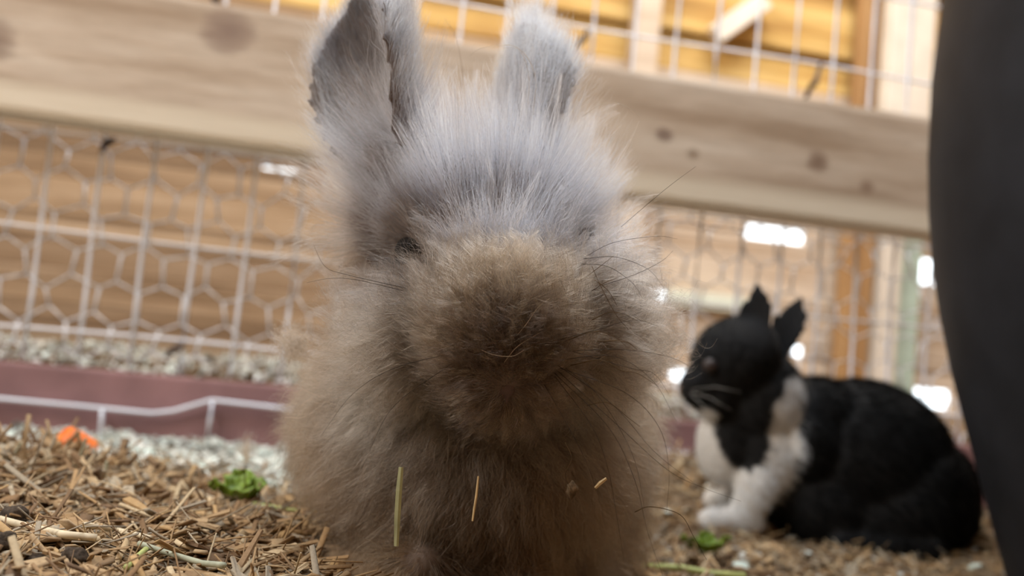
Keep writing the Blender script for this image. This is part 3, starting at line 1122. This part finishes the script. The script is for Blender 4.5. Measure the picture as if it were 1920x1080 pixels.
def matted_locks(n, k):
    """crimped locks: brown-stained ones raying out from the nose, paler ones combed off the cheek"""
    muz, chl, chr_ = P(955, 680, .342), P(760, 650, .372), P(1110, 680, .370)
    p, nn = roots(fl_me, n, lambda c: gauss(c, muz, .020) * 1.3 + gauss(c, chl, .024) + .6 * gauss(c, chr_, .022) + .25 * gauss(c, P(720, 800, .40), .03) + 1e-6)
    wm = np.clip(1.3 * gauss(p, muz, .022), 0, 1)
    out = unit(p - A(P(950, 725, .345)))
    flow = out + A((0, .15, -.22))
    L = (.017 + .014 * (1 - wm)) * rng.uniform(.6, 1.2, n) * (1 - .45 * gauss(p, NOSE, .009))
    L = L * (1 - .6 * smooth01(ZBROW - .012, ZBROW, p[:, 2]))
    eye_d = np.minimum(np.linalg.norm(p - A(EYE_L), axis=1), np.linalg.norm(p - A(HOLLOW), axis=1) + .008)
    L = L * (.12 + .88 * smooth01(.016, .032, eye_d))
    lift = np.clip(.42 + rng.normal(0, .06, n), .1, .8)
    pts, near = grow(p, nn, flow, lift, L, .15 + .3 * (1 - wm), 15, np.full(n, 1.0), .05 + .02 * wm, 2.2, np.full(n, .07), k)
    m_ = near.max() + 1
    tone = rng.random(m_)[near]
    dark = A((.045, .028, .015)); mid = A((.125, .080, .042)); pale = A((.28, .215, .15))
    a_ = np.clip(tone * 2, 0, 1)[:, None]; b_ = np.clip(tone * 2 - 1, 0, 1)[:, None]
    cm = (dark * (1 - a_) + mid * a_) * (1 - b_) + pale * .8 * b_
    cc = A((.18, .13, .085)) * (1 - a_) + A((.40, .34, .28)) * a_
    c = cm * wm[:, None] + cc * (1 - wm[:, None])
    c = c * rng.uniform(.75, 1.25, (n, 1))
    kk = np.linspace(.6, 1, k)[None, :, None]
    o = hair_curves('matted_locks', pts, np.full(n, .000062), c[:, None] * kk, FURM, fluffy)
    tag(o, kind='stuff')


matted_locks(26000, 14)
fluffy_fur(200000, 13, 'fur', 0.10)


def ellipsoid_obj(name, c, r, parent, mat, axis=None, sub=3):
    bm = bmesh.new()
    res = bmesh.ops.create_icosphere(bm, subdivisions=sub, radius=1)
    M = Matrix.Diagonal((*r, 1))
    if axis is not None:
        M = Vector(axis).to_track_quat('X', 'Z').to_matrix().to_4x4() @ M
    bmesh.ops.transform(bm, matrix=Matrix.Translation(c) @ M, verts=res['verts'])
    return link(name, bm_mesh(name, bm, True), parent, mat)


EYEM = plain_mat('dark_eye', (0.010, 0.008, 0.007, 1), 0.75, 0, 0.1, 40, 0.1)
NOSEM = plain_mat('nose_skin', (0.085, 0.055, 0.050, 1), 0.6, 0, 0.2, 200, 0.3)
ellipsoid_obj('eye', EYE_L, (.0078, .0078, .0078), fluffy, EYEM)
ellipsoid_obj('eye', EYE_R, (.0078, .0078, .0078), fluffy, EYEM)
# nose: a soft Y shaped pad with two slit nostrils, mouth line below
nb = bmesh.new()
bm_ellipsoid(nb, P(950, 722, .3410), (.0040, .003, .0026))
bm_ellipsoid(nb, P(944, 728, .3400), (.0022, .002, .003))
bm_ellipsoid(nb, P(957, 728, .3400), (.0022, .002, .003))
bm_ellipsoid(nb, P(951, 740, .3405), (.0010, .0016, .004))
nose_me = body_mesh('nose', nb, .0007, 4)
link('nose', nose_me, fluffy, NOSEM)
WHISK = plain_mat('dark_whisker', (0.022, 0.016, 0.012, 1), 0.8, 0, 0.2, 60, 0.1)


def whisker(pix, r=0.00011):
    """pix: list of (px, py, depth)"""
    ctl = [P(*q) for q in pix]
    out = []
    c4 = [ctl[0] * 2 - ctl[1]] + ctl + [ctl[-1] * 2 - ctl[-2]]
    for q in range(1, len(c4) - 2):
        for t in np.linspace(0, 1, 7)[:-1]:
            a_, b_, c_, d_ = c4[q - 1:q + 3]
            out.append(0.5 * ((2 * b_) + (c_ - a_) * t + (2 * a_ - 5 * b_ + 4 * c_ - d_) * t * t + (3 * b_ - a_ - 3 * c_ + d_) * t ** 3))
    out.append(ctl[-1])
    return tube_obj('whisker', out, r, fluffy, WHISK, 4, lambda t: 1 - 0.7 * t)


for w_ in [
    [(1040, 640, .340), (1130, 615, .330), (1190, 600, .328), (1235, 612, .330)],
    [(1045, 660, .340), (1160, 655, .328), (1250, 668, .326), (1300, 690, .328)],
    [(1050, 675, .340), (1150, 668, .326), (1225, 715, .322), (1268, 790, .322)],
    [(1050, 690, .340), (1170, 735, .326), (1235, 800, .322), (1254, 880, .322), (1250, 960, .324)],
    [(1040, 700, .340), (1140, 800, .328), (1190, 900, .322), (1215, 1000, .320), (1245, 1085, .320)],
    [(1040, 705, .340), (1110, 800, .330), (1140, 880, .326), (1155, 960, .324), (1170, 1050, .324)],
    [(1045, 695, .340), (1150, 790, .326), (1250, 880, .320), (1320, 915, .320), (1390, 940, .322)],
    [(1046, 685, .340), (1150, 760, .328), (1225, 845, .322), (1300, 905, .322)],
    [(1130, 535, .352), (1190, 515, .340), (1240, 490, .336), (1262, 470, .336)],
    [(1100, 480, .362), (1150, 455, .350), (1230, 443, .346), (1270, 448, .346)],
    [(1095, 485, .362), (1155, 482, .350), (1215, 505, .346), (1245, 540, .346)],
    [(1090, 495, .362), (1140, 500, .350), (1185, 530, .346), (1205, 560, .346)],
    [(1165, 425, .372), (1215, 382, .360), (1260, 345, .356), (1305, 312, .356)],
    [(1060, 655, .340), (1180, 690, .326), (1225, 700, .324), (1255, 740, .324)],
    [(860, 660, .340), (740, 690, .330), (660, 740, .330), (600, 820, .332)],
    [(850, 680, .340), (740, 760, .328), (690, 850, .326)],
    [(760, 540, .356), (650, 515, .350), (610, 500, .350), (588, 460, .350)],
    [(755, 545, .356), (670, 525, .350), (620, 522, .350), (575, 530, .350)],
    [(1060, 690, .338), (1120, 740, .330), (1185, 850, .326), (1210, 960, .326)],
    [(1020, 720, .338), (1060, 790, .332), (1105, 880, .328), (1135, 985, .328)],
]:
    whisker(w_)
TWIST = plain_mat('stained_hair', (0.065, 0.038, 0.016, 1), 0.9, 0, 0.3, 300, 0.1)


def lock(pix, r, mat=TWIST, name='hair_wisp'):
    o = whisker(pix, r)
    o.name = name
    o.data.name = name
    o.data.materials.clear(); o.data.materials.append(mat)
    return o


for w_ in [
    [(1110, 500, .352), (1128, 540, .346), (1155, 590, .340), (1178, 618, .338)],
    [(1115, 525, .350), (1140, 545, .344), (1158, 575, .341)],
    [(1098, 520, .352), (1118, 505, .348), (1150, 480, .345)],
    [(1110, 545, .348), (1135, 530, .343), (1160, 520, .341)],
    [(1060, 640, .338), (1110, 622, .330), (1150, 630, .327), (1175, 650, .327)],
    [(1070, 685, .338), (1125, 675, .330), (1165, 695, .327), (1195, 700, .326), (1235, 725, .325)],
    [(1100, 760, .335), (1140, 755, .329), (1180, 785, .326), (1200, 800, .326)],
    [(1120, 640, .335), (1170, 640, .328), (1195, 655, .327)],
    [(1110, 600, .338), (1145, 585, .332), (1180, 592, .330)],
    [(1060, 830, .338), (1072, 860, .334), (1060, 890, .333), (1075, 925, .333)],
    [(1190, 960, .335), (1220, 950, .331), (1275, 965, .330), (1300, 1005, .330), (1325, 1050, .332)],
]:
    lock(w_, 0.00019)
PALEH = plain_mat('pale_hair', (0.55, 0.47, 0.36, 1), 0.6, 0, 0.2, 200)
for w_ in [
    [(870, 400 - 250, .420), (855, 70, .415), (830, 30, .412)],
    [(985, 230, .400), (992, 150, .395), (975, 95, .394), (940, 90, .396)],
    [(1000, 215, .400), (1003, 140, .396), (968, 88, .396), (905, 90, .398), (880, 105, .40)],
    [(1090, 220, .395), (1130, 195, .39), (1170, 198, .388), (1200, 220, .388)],
    [(960, 640, .333), (985, 610, .329), (1010, 575, .330), (1030, 560, .333)],
    [(900, 655, .333), (925, 665, .328), (960, 668, .327), (985, 655, .329)],
    [(945, 680, .333), (970, 650, .329), (1010, 625, .330)],
]:
    lock(w_, 0.00012, PALEH)


# bits caught in its coat: each could be picked off
HAYG = plain_mat('green_hay', (0.40, 0.42, 0.24, 1), 0.7, 0, 0.2, 120)
HAYY = plain_mat('yellow_straw', (0.52, 0.38, 0.20, 1), 0.7, 0, 0.25, 120)
DIRT = plain_mat('dirt', (0.10, 0.065, 0.035, 1), 0.9, 0, 0.5, 500, 0.2, 0.001)
CRUMBM = plain_mat('tan_crumb', (0.40, 0.25, 0.13, 1), 0.9, 0, 0.3, 400, 0.2)


def blade(name, pix, width, thick, mat, label, cat, group=None):
    """flat folded hay blade: a keeled strip with thickness, slightly curved"""
    ctl = [P(*q) for q in pix]
    V, F = [], []
    n_ = len(ctl)
    for i, p in enumerate(ctl):
        t = (ctl[min(i + 1, n_ - 1)] - ctl[max(i - 1, 0)]).normalized()
        view = (p - CAMLOC).normalized()
        s = t.cross(view).normalized()
        u = s.cross(t)
        w = width * (1 - .25 * abs(2 * i / (n_ - 1) - 1) ** 3)
        for (a_, b_) in ((-.5, 0.1), (-.1, .5), (.5, -.1), (0.05, -.5)):
            V.append(p + s * (a_ * w) + u * (b_ * thick))
    for i in range(n_ - 1):
        for k in range(4):
            k2 = (k + 1) % 4
            F.append((i * 4 + k, i * 4 + k2, i * 4 + 4 + k2, i * 4 + 4 + k))
    F.append((3, 2, 1, 0)); F.append(tuple((n_ - 1) * 4 + k for k in range(4)))
    o = link(name, mesh_np(name, V, F), None, mat)
    return tag(o, label, cat, group)


blade('hay_stalk', [(752, 876, .338), (748, 920, .3375), (745, 970, .338), (743, 1024, .3385)], .0023, .0006, HAYG,
      'longest pale green hay blade hanging on the fluffy rabbit chest', 'hay')
blade('hay_stalk', [(897, 893, .338), (893, 930, .3385), (889, 955, .3385), (886, 977, .338)], .0009, .0005, HAYY,
      'thin pale straw sticking upright to the middle of the fluffy rabbit chest', 'hay')
blade('hay_stalk', [(1116, 915, .3385), (1125, 906, .338), (1137, 897, .3385)], .0014, .0006, HAYY,
      'tiny slanting straw bit on the fluffy rabbit chest near its long whiskers', 'hay')


def lump(name, c, r, mat, label, cat, seed=1, parent=None, group=None):
    bm = bmesh.new()
    res = bmesh.ops.create_icosphere(bm, subdivisions=3, radius=1)
    rr = random.Random(seed)
    ph = [rr.uniform(0, 6) for _ in range(6)]
    for v in bm.verts:
        q = v.co
        k = 1 + .16 * math.sin(q.x * 4 + ph[0]) * math.cos(q.y * 3.5 + ph[1]) + .10 * math.sin(q.z * 7 + ph[2] + q.x * 5)
        v.co = Vector((q.x * r[0] * k, q.y * r[1] * k, q.z * r[2] * k))
    o = link(name, bm_mesh(name, bm, True), parent, mat)
    o.location = c
    return tag(o, label, cat, group)


lump('dirt_clump', P(1073, 918, .3375), (.0022, .0016, .0030), DIRT, 'dark brown dirt clump matted in the fluffy rabbit chest fur', 'dirt', 4)
lump('food_crumb', P(868, 625, .3385), (.0016, .0012, .0014), CRUMBM, 'small tan crumb on the fluffy rabbit muzzle', 'crumb', 5)
# felted knot of wool on its flank
kp = np.tile(A(P(552, 640, .43)), (500, 1)) + rng.normal(0, .0035, (500, 3))
kn_ = unit(rng.normal(0, 1, (500, 3)))
kpts, _ = grow(kp, kn_, unit(rng.normal(0, 1, (500, 3))), np.full(500, .6), np.full(500, .012), np.full(500, .2), 20, np.full(500, .5), np.full(500, .12), 2.0, np.full(500, .3), 8)
kc = np.tile(A((.26, .20, .15)), (500, 8, 1)) * rng.uniform(.7, 1.2, (500, 1, 1))
tag(hair_curves('wool_knot', kpts, np.full(500, .00008), kc, FURM, fluffy), kind='stuff')

# ------------------------------------------------------------------ the black and white rabbit
BD = .80
bh = P(1378, 672, .775)
bm = bmesh.new()
ndir = P(1290, 735, .772) - P(1420, 640, .775)
bm_ellipsoid(bm, bh, (.042, .030, .035), axis=ndir)
bm_ellipsoid(bm, P(1318, 722, .772), (.021, .019, .019), axis=ndir)
bm_ellipsoid(bm, P(1345, 745, .773), (.022, .020, .016), axis=ndir)
bm_ellipsoid(bm, P(1425, 745, .785), (.037, .034, .042))
bm_ellipsoid(bm, P(1425, 850, .79), (.037, .036, .044))
bm_ellipsoid(bm, P(1500, 830, .80), (.045, .046, .046))
bm_ellipsoid(bm, P(1362, 832, .785), (.026, .027, .036))
bm_ellipsoid(bm, P(1530, 775, .805), (.042, .040, .032))
bm_ellipsoid(bm, P(1610, 858, .81), (.083, .060, .070))
bm_ellipsoid(bm, P(1720, 930, .81), (.050, .055, .058))
bm_ellipsoid(bm, P(1685, 910, .81), (.058, .060, .058))
bm_ellipsoid(bm, P(1545, 945, .795), (.052, .046, .044))
bm_ellipsoid(bm, P(1640, 965, .795), (.065, .048, .040))
bm_ellipsoid(bm, P(1700, 960, .775), (.046, .030, .038))        # haunch towards the lens
for sy, dd in ((-1, .765), (1, .805)):
    a_ = P(1418, 900, dd); b_ = P(1392, 985, dd - .004 * sy * -1)
    g_ = float(gz(b_.x, b_.y))
    b_.z = g_ + .013
    bm_limb(bm, [a_, b_], [.018, .0105])
    bm_limb(bm, [Vector((b_.x + .004, b_.y, g_ + .010)), Vector((b_.x - .030, b_.y - .005, g_ + .008))], [.0115, .0095])
    f0 = P(1700, 1020, dd - .012); g_ = float(gz(f0.x, f0.y))
    bm_limb(bm, [Vector((f0.x + .02, f0.y, g_ + .012)), Vector((f0.x - .055, f0.y, g_ + .010))], [.013, .011])
bm_ellipsoid(bm, P(1806, 985, .815), (.013, .013, .015))
BE1 = (P(1415, 655, .765), P(1421, 530, .770), Vector((-.25, -.95, .05)))
BE2 = (P(1455, 665, .790), P(1505, 556, .798), Vector((-.35, -.90, .15)))
bm_ear(bm, BE1[0], BE1[1], BE1[2], .030, .55, .004, 0.6)
bm_ear(bm, BE2[0], BE2[1], BE2[2], .030, .55, .004, 0.7)
BSKIN = attr_mat('black_rabbit_skin', 'chip_color', 0.95)
bl_me = body_mesh('black_rabbit', bm, 0.0028, 6)
black = link('black_rabbit', bl_me, None, BSKIN)
tag(black, 'black rabbit with a white collar and white front paws sitting in profile', 'rabbit')


def white_markings(p):
    # markings: a white collar slanting from nape to chest, white bib and front feet, a black shoulder patch
    # the markings are painted in the animal's own side plane (x forward-back, z up)
    X, Z = p[:, 0], p[:, 2]

    def sd(px, py):
        q = P(px, py, .775)
        return q.x, q.z

    def dist_seg(a, b):
        ax_, az = sd(*a); bx, bz = sd(*b)
        t = np.clip(((X - ax_) * (bx - ax_) + (Z - az) * (bz - az)) / ((bx - ax_) ** 2 + (bz - az) ** 2), 0, 1)
        return np.hypot(X - ax_ - t * (bx - ax_), Z - az - t * (bz - az))
    wob = .0012 * np.sin(X * 300 + Z * 210) + rng.normal(0, .0006, len(p))
    white = np.zeros(len(p))
    chain = [(1482, 725, 16), (1464, 770, 26), (1456, 830, 31), (1440, 880, 36), (1412, 915, 40), (1400, 960, 38), (1375, 1000, 36)]
    for q in range(len(chain) - 1):
        d_ = dist_seg(chain[q][:2], chain[q + 1][:2])
        r_ = (chain[q][2] + chain[q + 1][2]) / 2 / 2190
        white = np.maximum(white, 1 - smooth01(r_ - .002, r_ + .002, d_ + wob))
    for (a_, b_, r_) in [((1318, 795), (1330, 850), 28), ((1330, 850), (1375, 910), 30), ((1318, 1005), (1420, 1005), 40), ((1395, 930), (1385, 980), 40), ((1322, 965), (1350, 945), 30)]:
        d_ = dist_seg(a_, b_)
        white = np.maximum(white, 1 - smooth01(r_ / 2190 - .002, r_ / 2190 + .002, d_ + wob))
    patch = 1 - smooth01(46 / 2190 - .002, 46 / 2190 + .002, dist_seg((1382, 800), (1386, 828)) + wob)
    white = white * (1 - patch)
    white *= (1 - smooth01(.135, .15, Z) * (X < sd(1440, 0)[0]))
    return white


def black_fur(n, k):
    p, nn = roots(bl_me, n)
    u1, v1, w1, in1, ax1, si1, op1 = ear_coords(p, BE1, .027)
    u2, v2, w2, in2, ax2, si2, op2 = ear_coords(p, BE2, .027)
    inE = np.maximum(in1, in2)
    nose = A(P(1282, 728, .772))
    headw = smooth01(.105, .07, np.linalg.norm(p - nose, axis=1))
    flow = unit(p - nose) * headw[:, None] + A((.85, .1, -.5)) * (1 - headw[:, None])
    flow = flow * (1 - inE[:, None]) + in1[:, None] * ax1 + in2[:, None] * ax2
    L = (.007 * headw + .0125 * (1 - headw)) * (1 - inE) + .004 * inE
    L = L * rng.uniform(.7, 1.15, n)
    z0 = p[:, 2] - gz(p[:, 0], p[:, 1])
    L *= smooth01(-.004, .02, z0) * .6 + .4
    lift = np.clip(.24 + rng.normal(0, .05, n), .05, .6)
    pts, near = grow(p, nn, flow, lift, L, np.full(n, .15), 18, np.full(n, .35), np.full(n, .015), 1.0, np.full(n, .06), k)
    white = white_markings(p) * (1 - inE)
    c = np.tile(A((.0022, .0022, .0026)), (n, 1))
    c = c * (1 - white[:, None]) + A((.84, .86, .87)) * white[:, None]
    inner = in1 * smooth01(.1, .6, nn @ op1) + in2 * smooth01(.1, .6, nn @ op2)
    c = c * (1 - .8 * inner[:, None]) + A((.05, .042, .038)) * .8 * inner[:, None]
    c = c * rng.uniform(.75, 1.2, (n, 1))
    col = np.repeat(c[:, None], k, 1)
    o = hair_curves('fur', pts, np.full(n, .00012), col, FURB, black)
    tag(o, kind='stuff')


co_, no_, tr_ = mesh_arrays(bl_me)
wv_ = white_markings(co_)[:, None]
ca_ = A((.003, .003, .0034)) * (1 - wv_) + A((.66, .64, .61)) * wv_
at_ = bl_me.attributes.new('chip_color', 'FLOAT_COLOR', 'POINT')
at_.data.foreach_set('color', np.concatenate([ca_, np.ones((len(ca_), 1))], 1).astype(np.float32).ravel())
black_fur(60000, 5)
BEYE = plain_mat('brown_eye', (0.03, 0.02, 0.018, 1), 0.45, 0, 0.1, 40, 0.4)
ellipsoid_obj('eye', P(1331, 686, .7505), (.0062, .0045, .0062), black, BEYE)
ellipsoid_obj('eye', P(1331, 686, .7955), (.0062, .0045, .0062), black, BEYE)
BNOSE = plain_mat('black_nose', (0.02, 0.016, 0.017, 1), 0.6, 0, 0.2, 200, 0.3)
ellipsoid_obj('nose', P(1281, 724, .771), (.004, .005, .0035), black, BNOSE)
WHITEW = plain_mat('pale_whisker', (0.45, 0.42, 0.38, 1), 0.5, 0, 0.2, 60)
for k, (a_, b_, c_) in enumerate([((1296, 735, .757), (1330, 745, .735), (1372, 770, .725)), ((1294, 738, .757), (1318, 760, .738), (1345, 800, .73)), ((1297, 730, .757), (1340, 725, .735), (1390, 735, .728))]):
    tube_obj('whisker', [P(*a_), P(*b_), P(*c_)], .00018, black, WHITEW, 4, lambda t: 1 - .6 * t)

# ------------------------------------------------------------------ charcoal rubber tub
tx, ty = 0.50, 0.62
OUT = [(-0.03, 0.118), (0.0, 0.128), (0.011, 0.131), (0.078, 0.152), (0.157, 0.176), (0.200, 0.1865), (0.238, 0.194), (0.280, 0.199), (0.322, 0.202), (0.386, 0.203), (0.452, 0.199), (0.50, 0.193)]
R_ = [(0.0, -0.03), (0.10, -0.03)] + [(r_, h_) for h_, r_ in OUT]
R_ += [(0.193, 0.505), (0.202, 0.510), (0.206, 0.520), (0.203, 0.530), (0.195, 0.534), (0.186, 0.530), (0.184, 0.50)]
R_ += [(r_ - 0.008, h_) for h_, r_ in OUT[::-1][1:-2]] + [(0.0, 0.006)]
V, F = [], []
ns_ = 72
for (r_, h_) in R_:
    for k in range(ns_):
        q = 2 * PI * k / ns_
        rr = max(r_, 0.0005)
        V.append((rr * math.cos(q), rr * math.sin(q), h_))
for i in range(len(R_) - 1):
    for k in range(ns_):
        k2 = (k + 1) % ns_
        F.append((i * ns_ + k, i * ns_ + k2, (i + 1) * ns_ + k2, (i + 1) * ns_ + k))
tub = link('rubber_tub', mesh_np('rubber_tub', V, F, True), None, TUBM)
tub.location = (tx, ty, 0.0)
tag(tub, 'large charcoal rubber tub with bulging side standing beside the black rabbit', 'tub')

# ------------------------------------------------------------------ small things on the litter
LEAF = plain_mat('green_leaf', (0.13, 0.20, 0.012, 1), 0.5, 0, 0.35, 90, 0.4)
STEMG = plain_mat('pale_green_stem', (0.42, 0.46, 0.16, 1), 0.6, 0, 0.2, 90)


def leaf_mesh(name, l, w, curl, seed):
    """lobed leaf blade with a folded midrib and real thickness"""
    rr = random.Random(seed)
    nl, nw = 12, 6
    V, F = [], []
    for s in (0, 1):
        for i in range(nl + 1):
            t = i / nl
            half = w / 2 * (math.sin(PI * min(1, t * 1.02)) ** .7) * (1 + .22 * math.sin(t * 19 + seed)) + .0004
            for j in range(nw + 1):
                u = -1 + 2 * j / nw
                zz = curl * l * (t * t - .3 * t) + abs(u) * half * .55 + .0012 * math.sin(t * 14 + u * 5 + seed)
                V.append((t * l, u * half, zz - s * .0005))
    st = (nl + 1) * (nw + 1)
    for i in range(nl):
        for j in range(nw):
            a_ = i * (nw + 1) + j
            F.append((a_, a_ + nw + 1, a_ + nw + 2, a_ + 1))
            F.append((st + a_, st + a_ + 1, st + a_ + nw + 2, st + a_ + nw + 1))
    ring = [j for j in range(nw + 1)] + [i * (nw + 1) + nw for i in range(1, nl + 1)] + [nl * (nw + 1) + j for j in range(nw - 1, -1, -1)] + [i * (nw + 1) for i in range(nl - 1, 0, -1)]
    for q in range(len(ring)):
        a_, b_ = ring[q], ring[(q + 1) % len(ring)]
        F.append((a_, b_, st + b_, st + a_))
    return mesh_np(name, V, F, True)


def sprig(px, py, d, leaves, label, stem):
    c = ground_hit(px, py, .005)
    e = bpy.data.objects.new('leaf_sprig', None)
    COL.objects.link(e)
    e.location = c
    tag(e, label, 'leaf')
    for k, (yaw, pitch, roll, l, w, ox, oz) in enumerate(leaves):
        o = link('leaf', leaf_mesh('leaf', l, w, .25, k + px), e, LEAF)
        o.rotation_euler = (roll, pitch, yaw)
        o.location = (ox, 0, oz)
    if stem:
        tube_obj('stem', [(0.004, -.004, .002), (.015, -.010, .003), (.034, -.016, .003), (.052, -.018, .0035)], .0013, e, STEMG, 6, lambda t: 1 - .4 * t)
    return e


sprig(440, 945, .49, [(2.9, -.15, .5, .019, .014, 0, .003), (1.9, -.6, -.5, .018, .015, .003, .004), (.2, -.5, .6, .016, .015, .003, .004), (-1.2, -.3, .2, .016, .014, .006, .003), (1.2, -.8, .3, .016, .014, -.003, .004)],
      'green leaf sprig with a pale stem lying on the litter beside the fluffy rabbit', True)
sprig(1322, 1046, .69, [(2.9, -.3, .4, .020, .016, 0, .002), (.3, -.4, -.4, .021, .017, .002, .003), (-1.3, -.5, .2, .017, .015, .003, .002), (1.5, -.8, .2, .016, .014, 0, .003)],
      'green leaf sprig lying in front of the black rabbit white paw', False)
g = ground_hit(1275, 1070, .004)
o = tube_obj('green_stem', [g + Vector((-.022, 0, 0)), g + Vector((0, .002, .001)), g + Vector((.02, -.001, 0)), g + Vector((.04, .002, 0))], .0022, None, STEMG, 6)
tag(o, 'pale green stem lying flat on the litter between the two rabbits', 'stem')

CARROT = plain_mat('carrot', (0.80, 0.17, 0.02, 1), 0.5, 0, 0.15, 60, 0.4)
c = P(138, 842, .58); c.z = float(gz(c.x, c.y)) + .010
e = bpy.data.objects.new('carrot_piece', None); COL.objects.link(e); e.location = c
e.rotation_euler = (.2, .5, .6)
V, F = [], []
prof = [(0, .0085), (.002, .0105), (.010, .0112), (.020, .0105), (.0225, .0085)]
for (h_, r_) in prof:
    for k in range(20):
        q = 2 * PI * k / 20
        V.append((h_ - .011, r_ * math.cos(q) * (1 + .03 * math.sin(3 * q)), r_ * math.sin(q)))
for i in range(4):
    for k in range(20):
        F.append((i * 20 + k, i * 20 + (k + 1) % 20, (i + 1) * 20 + (k + 1) % 20, (i + 1) * 20 + k))
F.append(tuple(range(20))[::-1]); F.append(tuple(80 + k for k in range(20)))
link('flesh', mesh_np('flesh', V, F), e, CARROT)
V, F = tube_np([(-.0112, 0, 0), (0, 0, 0), (.0118, 0, 0)], .0042, 10)
link('core', mesh_np('core', V, F), e, plain_mat('carrot_core', (0.85, 0.30, 0.06, 1), 0.5, 0, .1, 60))
tag(e, 'orange carrot chunk half hidden behind the straw heap', 'carrot')

DROP = plain_mat('dropping', (0.055, 0.040, 0.028, 1), 0.9, 0, 0.5, 700, 0.2, 0.0012)
for k, (px, py, d, r_, lab) in enumerate([(137, 1048, .352, .0042, 'larger round dark rabbit dropping lying in the corner litter below the thick pale stalk'),
                                           (68, 1056, .350, .0035, 'smaller oval dark rabbit dropping beside the larger round one'),
                                           (28, 968, .39, .0048, 'dark rabbit dropping just behind the thick pale hay stalk'),
                                           (2, 1018, .36, .0045, 'dark rabbit dropping cut off by the edge of the photo')]):
    c = ground_hit(px, py, r_ * .75 + .003)
    lump('rabbit_dropping', c, (r_ * 1.15, r_, r_ * .85), DROP, lab, 'dropping', k + 20)


def on_ground(pix, lift):
    out = []
    for (px, py, d) in pix:
        out.append(ground_hit(px, py, lift))
    return out


def ground_stalk(name, pix, r, mat, label, lift=.004, flat=.6):
    pts = on_ground(pix, lift)
    c4 = []
    for q in range(len(pts) - 1):
        for t in np.linspace(0, 1, 5)[:-1]:
            c4.append(pts[q].lerp(pts[q + 1], t))
    c4.append(pts[-1])
    V, F = tube_np(c4, r, 8)
    o = link(name, mesh_np(name, V, F, True), None, mat)
    return tag(o, label, 'hay')


PALEST = plain_mat('pale_stalk', (0.62, 0.52, 0.36, 1), 0.7, 0, 0.2, 150)
GREYST = plain_mat('grey_green_stalk', (0.36, 0.37, 0.27, 1), 0.7, 0, 0.2, 150)
ground_stalk('hay_stalk', [(0, 975, .385), (60, 990, .382), (120, 1003, .38), (180, 1013, .378)], .0015, PALEST, 'thick pale hay stalk lying across the corner litter above two droppings', .006)
ground_stalk('hay_stalk', [(260, 1022, .37), (320, 1040, .366), (380, 1056, .362), (420, 1062, .36)], .0011, GREYST, 'long grey-green hay stem lying towards the fluffy rabbit foot', .007)
ground_stalk('hay_stalk', [(237, 1064, .35), (255, 1048, .354), (273, 1034, .358)], .0011, STEMG, 'short yellow-green hay stem crossing the litter in the corner', .007)
ground_stalk('hay_stalk', [(160, 985, .395), (215, 993, .392), (283, 1010, .39)], .0011, PALEST, 'split pale straw lying behind the long grey-green stem', .006)
# stalks standing in the heap
for (x0, y0, x1, y1, d, mat, lab, r_) in [
    (100, 890, 86, 842, .50, PALEST, 'broad pale chip standing upright in the straw heap', .0022),
    (190, 925, 200, 865, .50, GREYST, 'grey-green stem standing upright beside the straw heap', .0012),
    (138, 855, 162, 822, .51, GREYST, 'dark thin stem leaning in front of the orange carrot chunk', .0010),
    (462, 912, 460, 870, .50, TWIST, 'thin brown stalk standing up beside the green leaf sprig', .0004),
    (15, 855, 40, 830, .52, GREYST, 'dark twig leaning at the edge of the straw heap', .0010)]:
    a_, b_ = P(x0, y0, d), P(x1, y1, d)
    a_.z = min(a_.z, float(gz(a_.x, a_.y)) - .002)
    V, F = tube_np([a_, a_.lerp(b_, .5) + Vector((.0006, 0, 0)), b_], r_, 6, lambda t: 1 - .3 * t)
    tag(link('straw_stem' if r_ < .002 else 'wood_splinter', mesh_np('straw_stem', V, F), None, mat), lab, 'straw')
# wisp of wool caught on that stalk
top = A(P(461, 872, .50)); tip_ = A(P(463, 818, .50))
nw_ = 160
t0 = rng.random(nw_)[:, None]
wp = top + (tip_ - top) * t0 * .6 + rng.normal(0, .0006, (nw_, 3))
wpts, _ = grow(wp, unit(rng.normal(0, 1, (nw_, 3))), np.tile(unit((tip_ - top)[None])[0], (nw_, 1)), np.full(nw_, .25), rng.uniform(.006, .014, nw_), np.zeros(nw_), 10, np.full(nw_, .6), np.full(nw_, .08), 1.5, np.full(nw_, .2), 7)
wo = hair_curves('wool_wisp', wpts, np.full(nw_, .00006), np.tile(A((.34, .27, .20)), (nw_, 7, 1)), FURM, None)
tag(wo, 'wisp of shed wool caught on the thin brown stalk', 'wool')
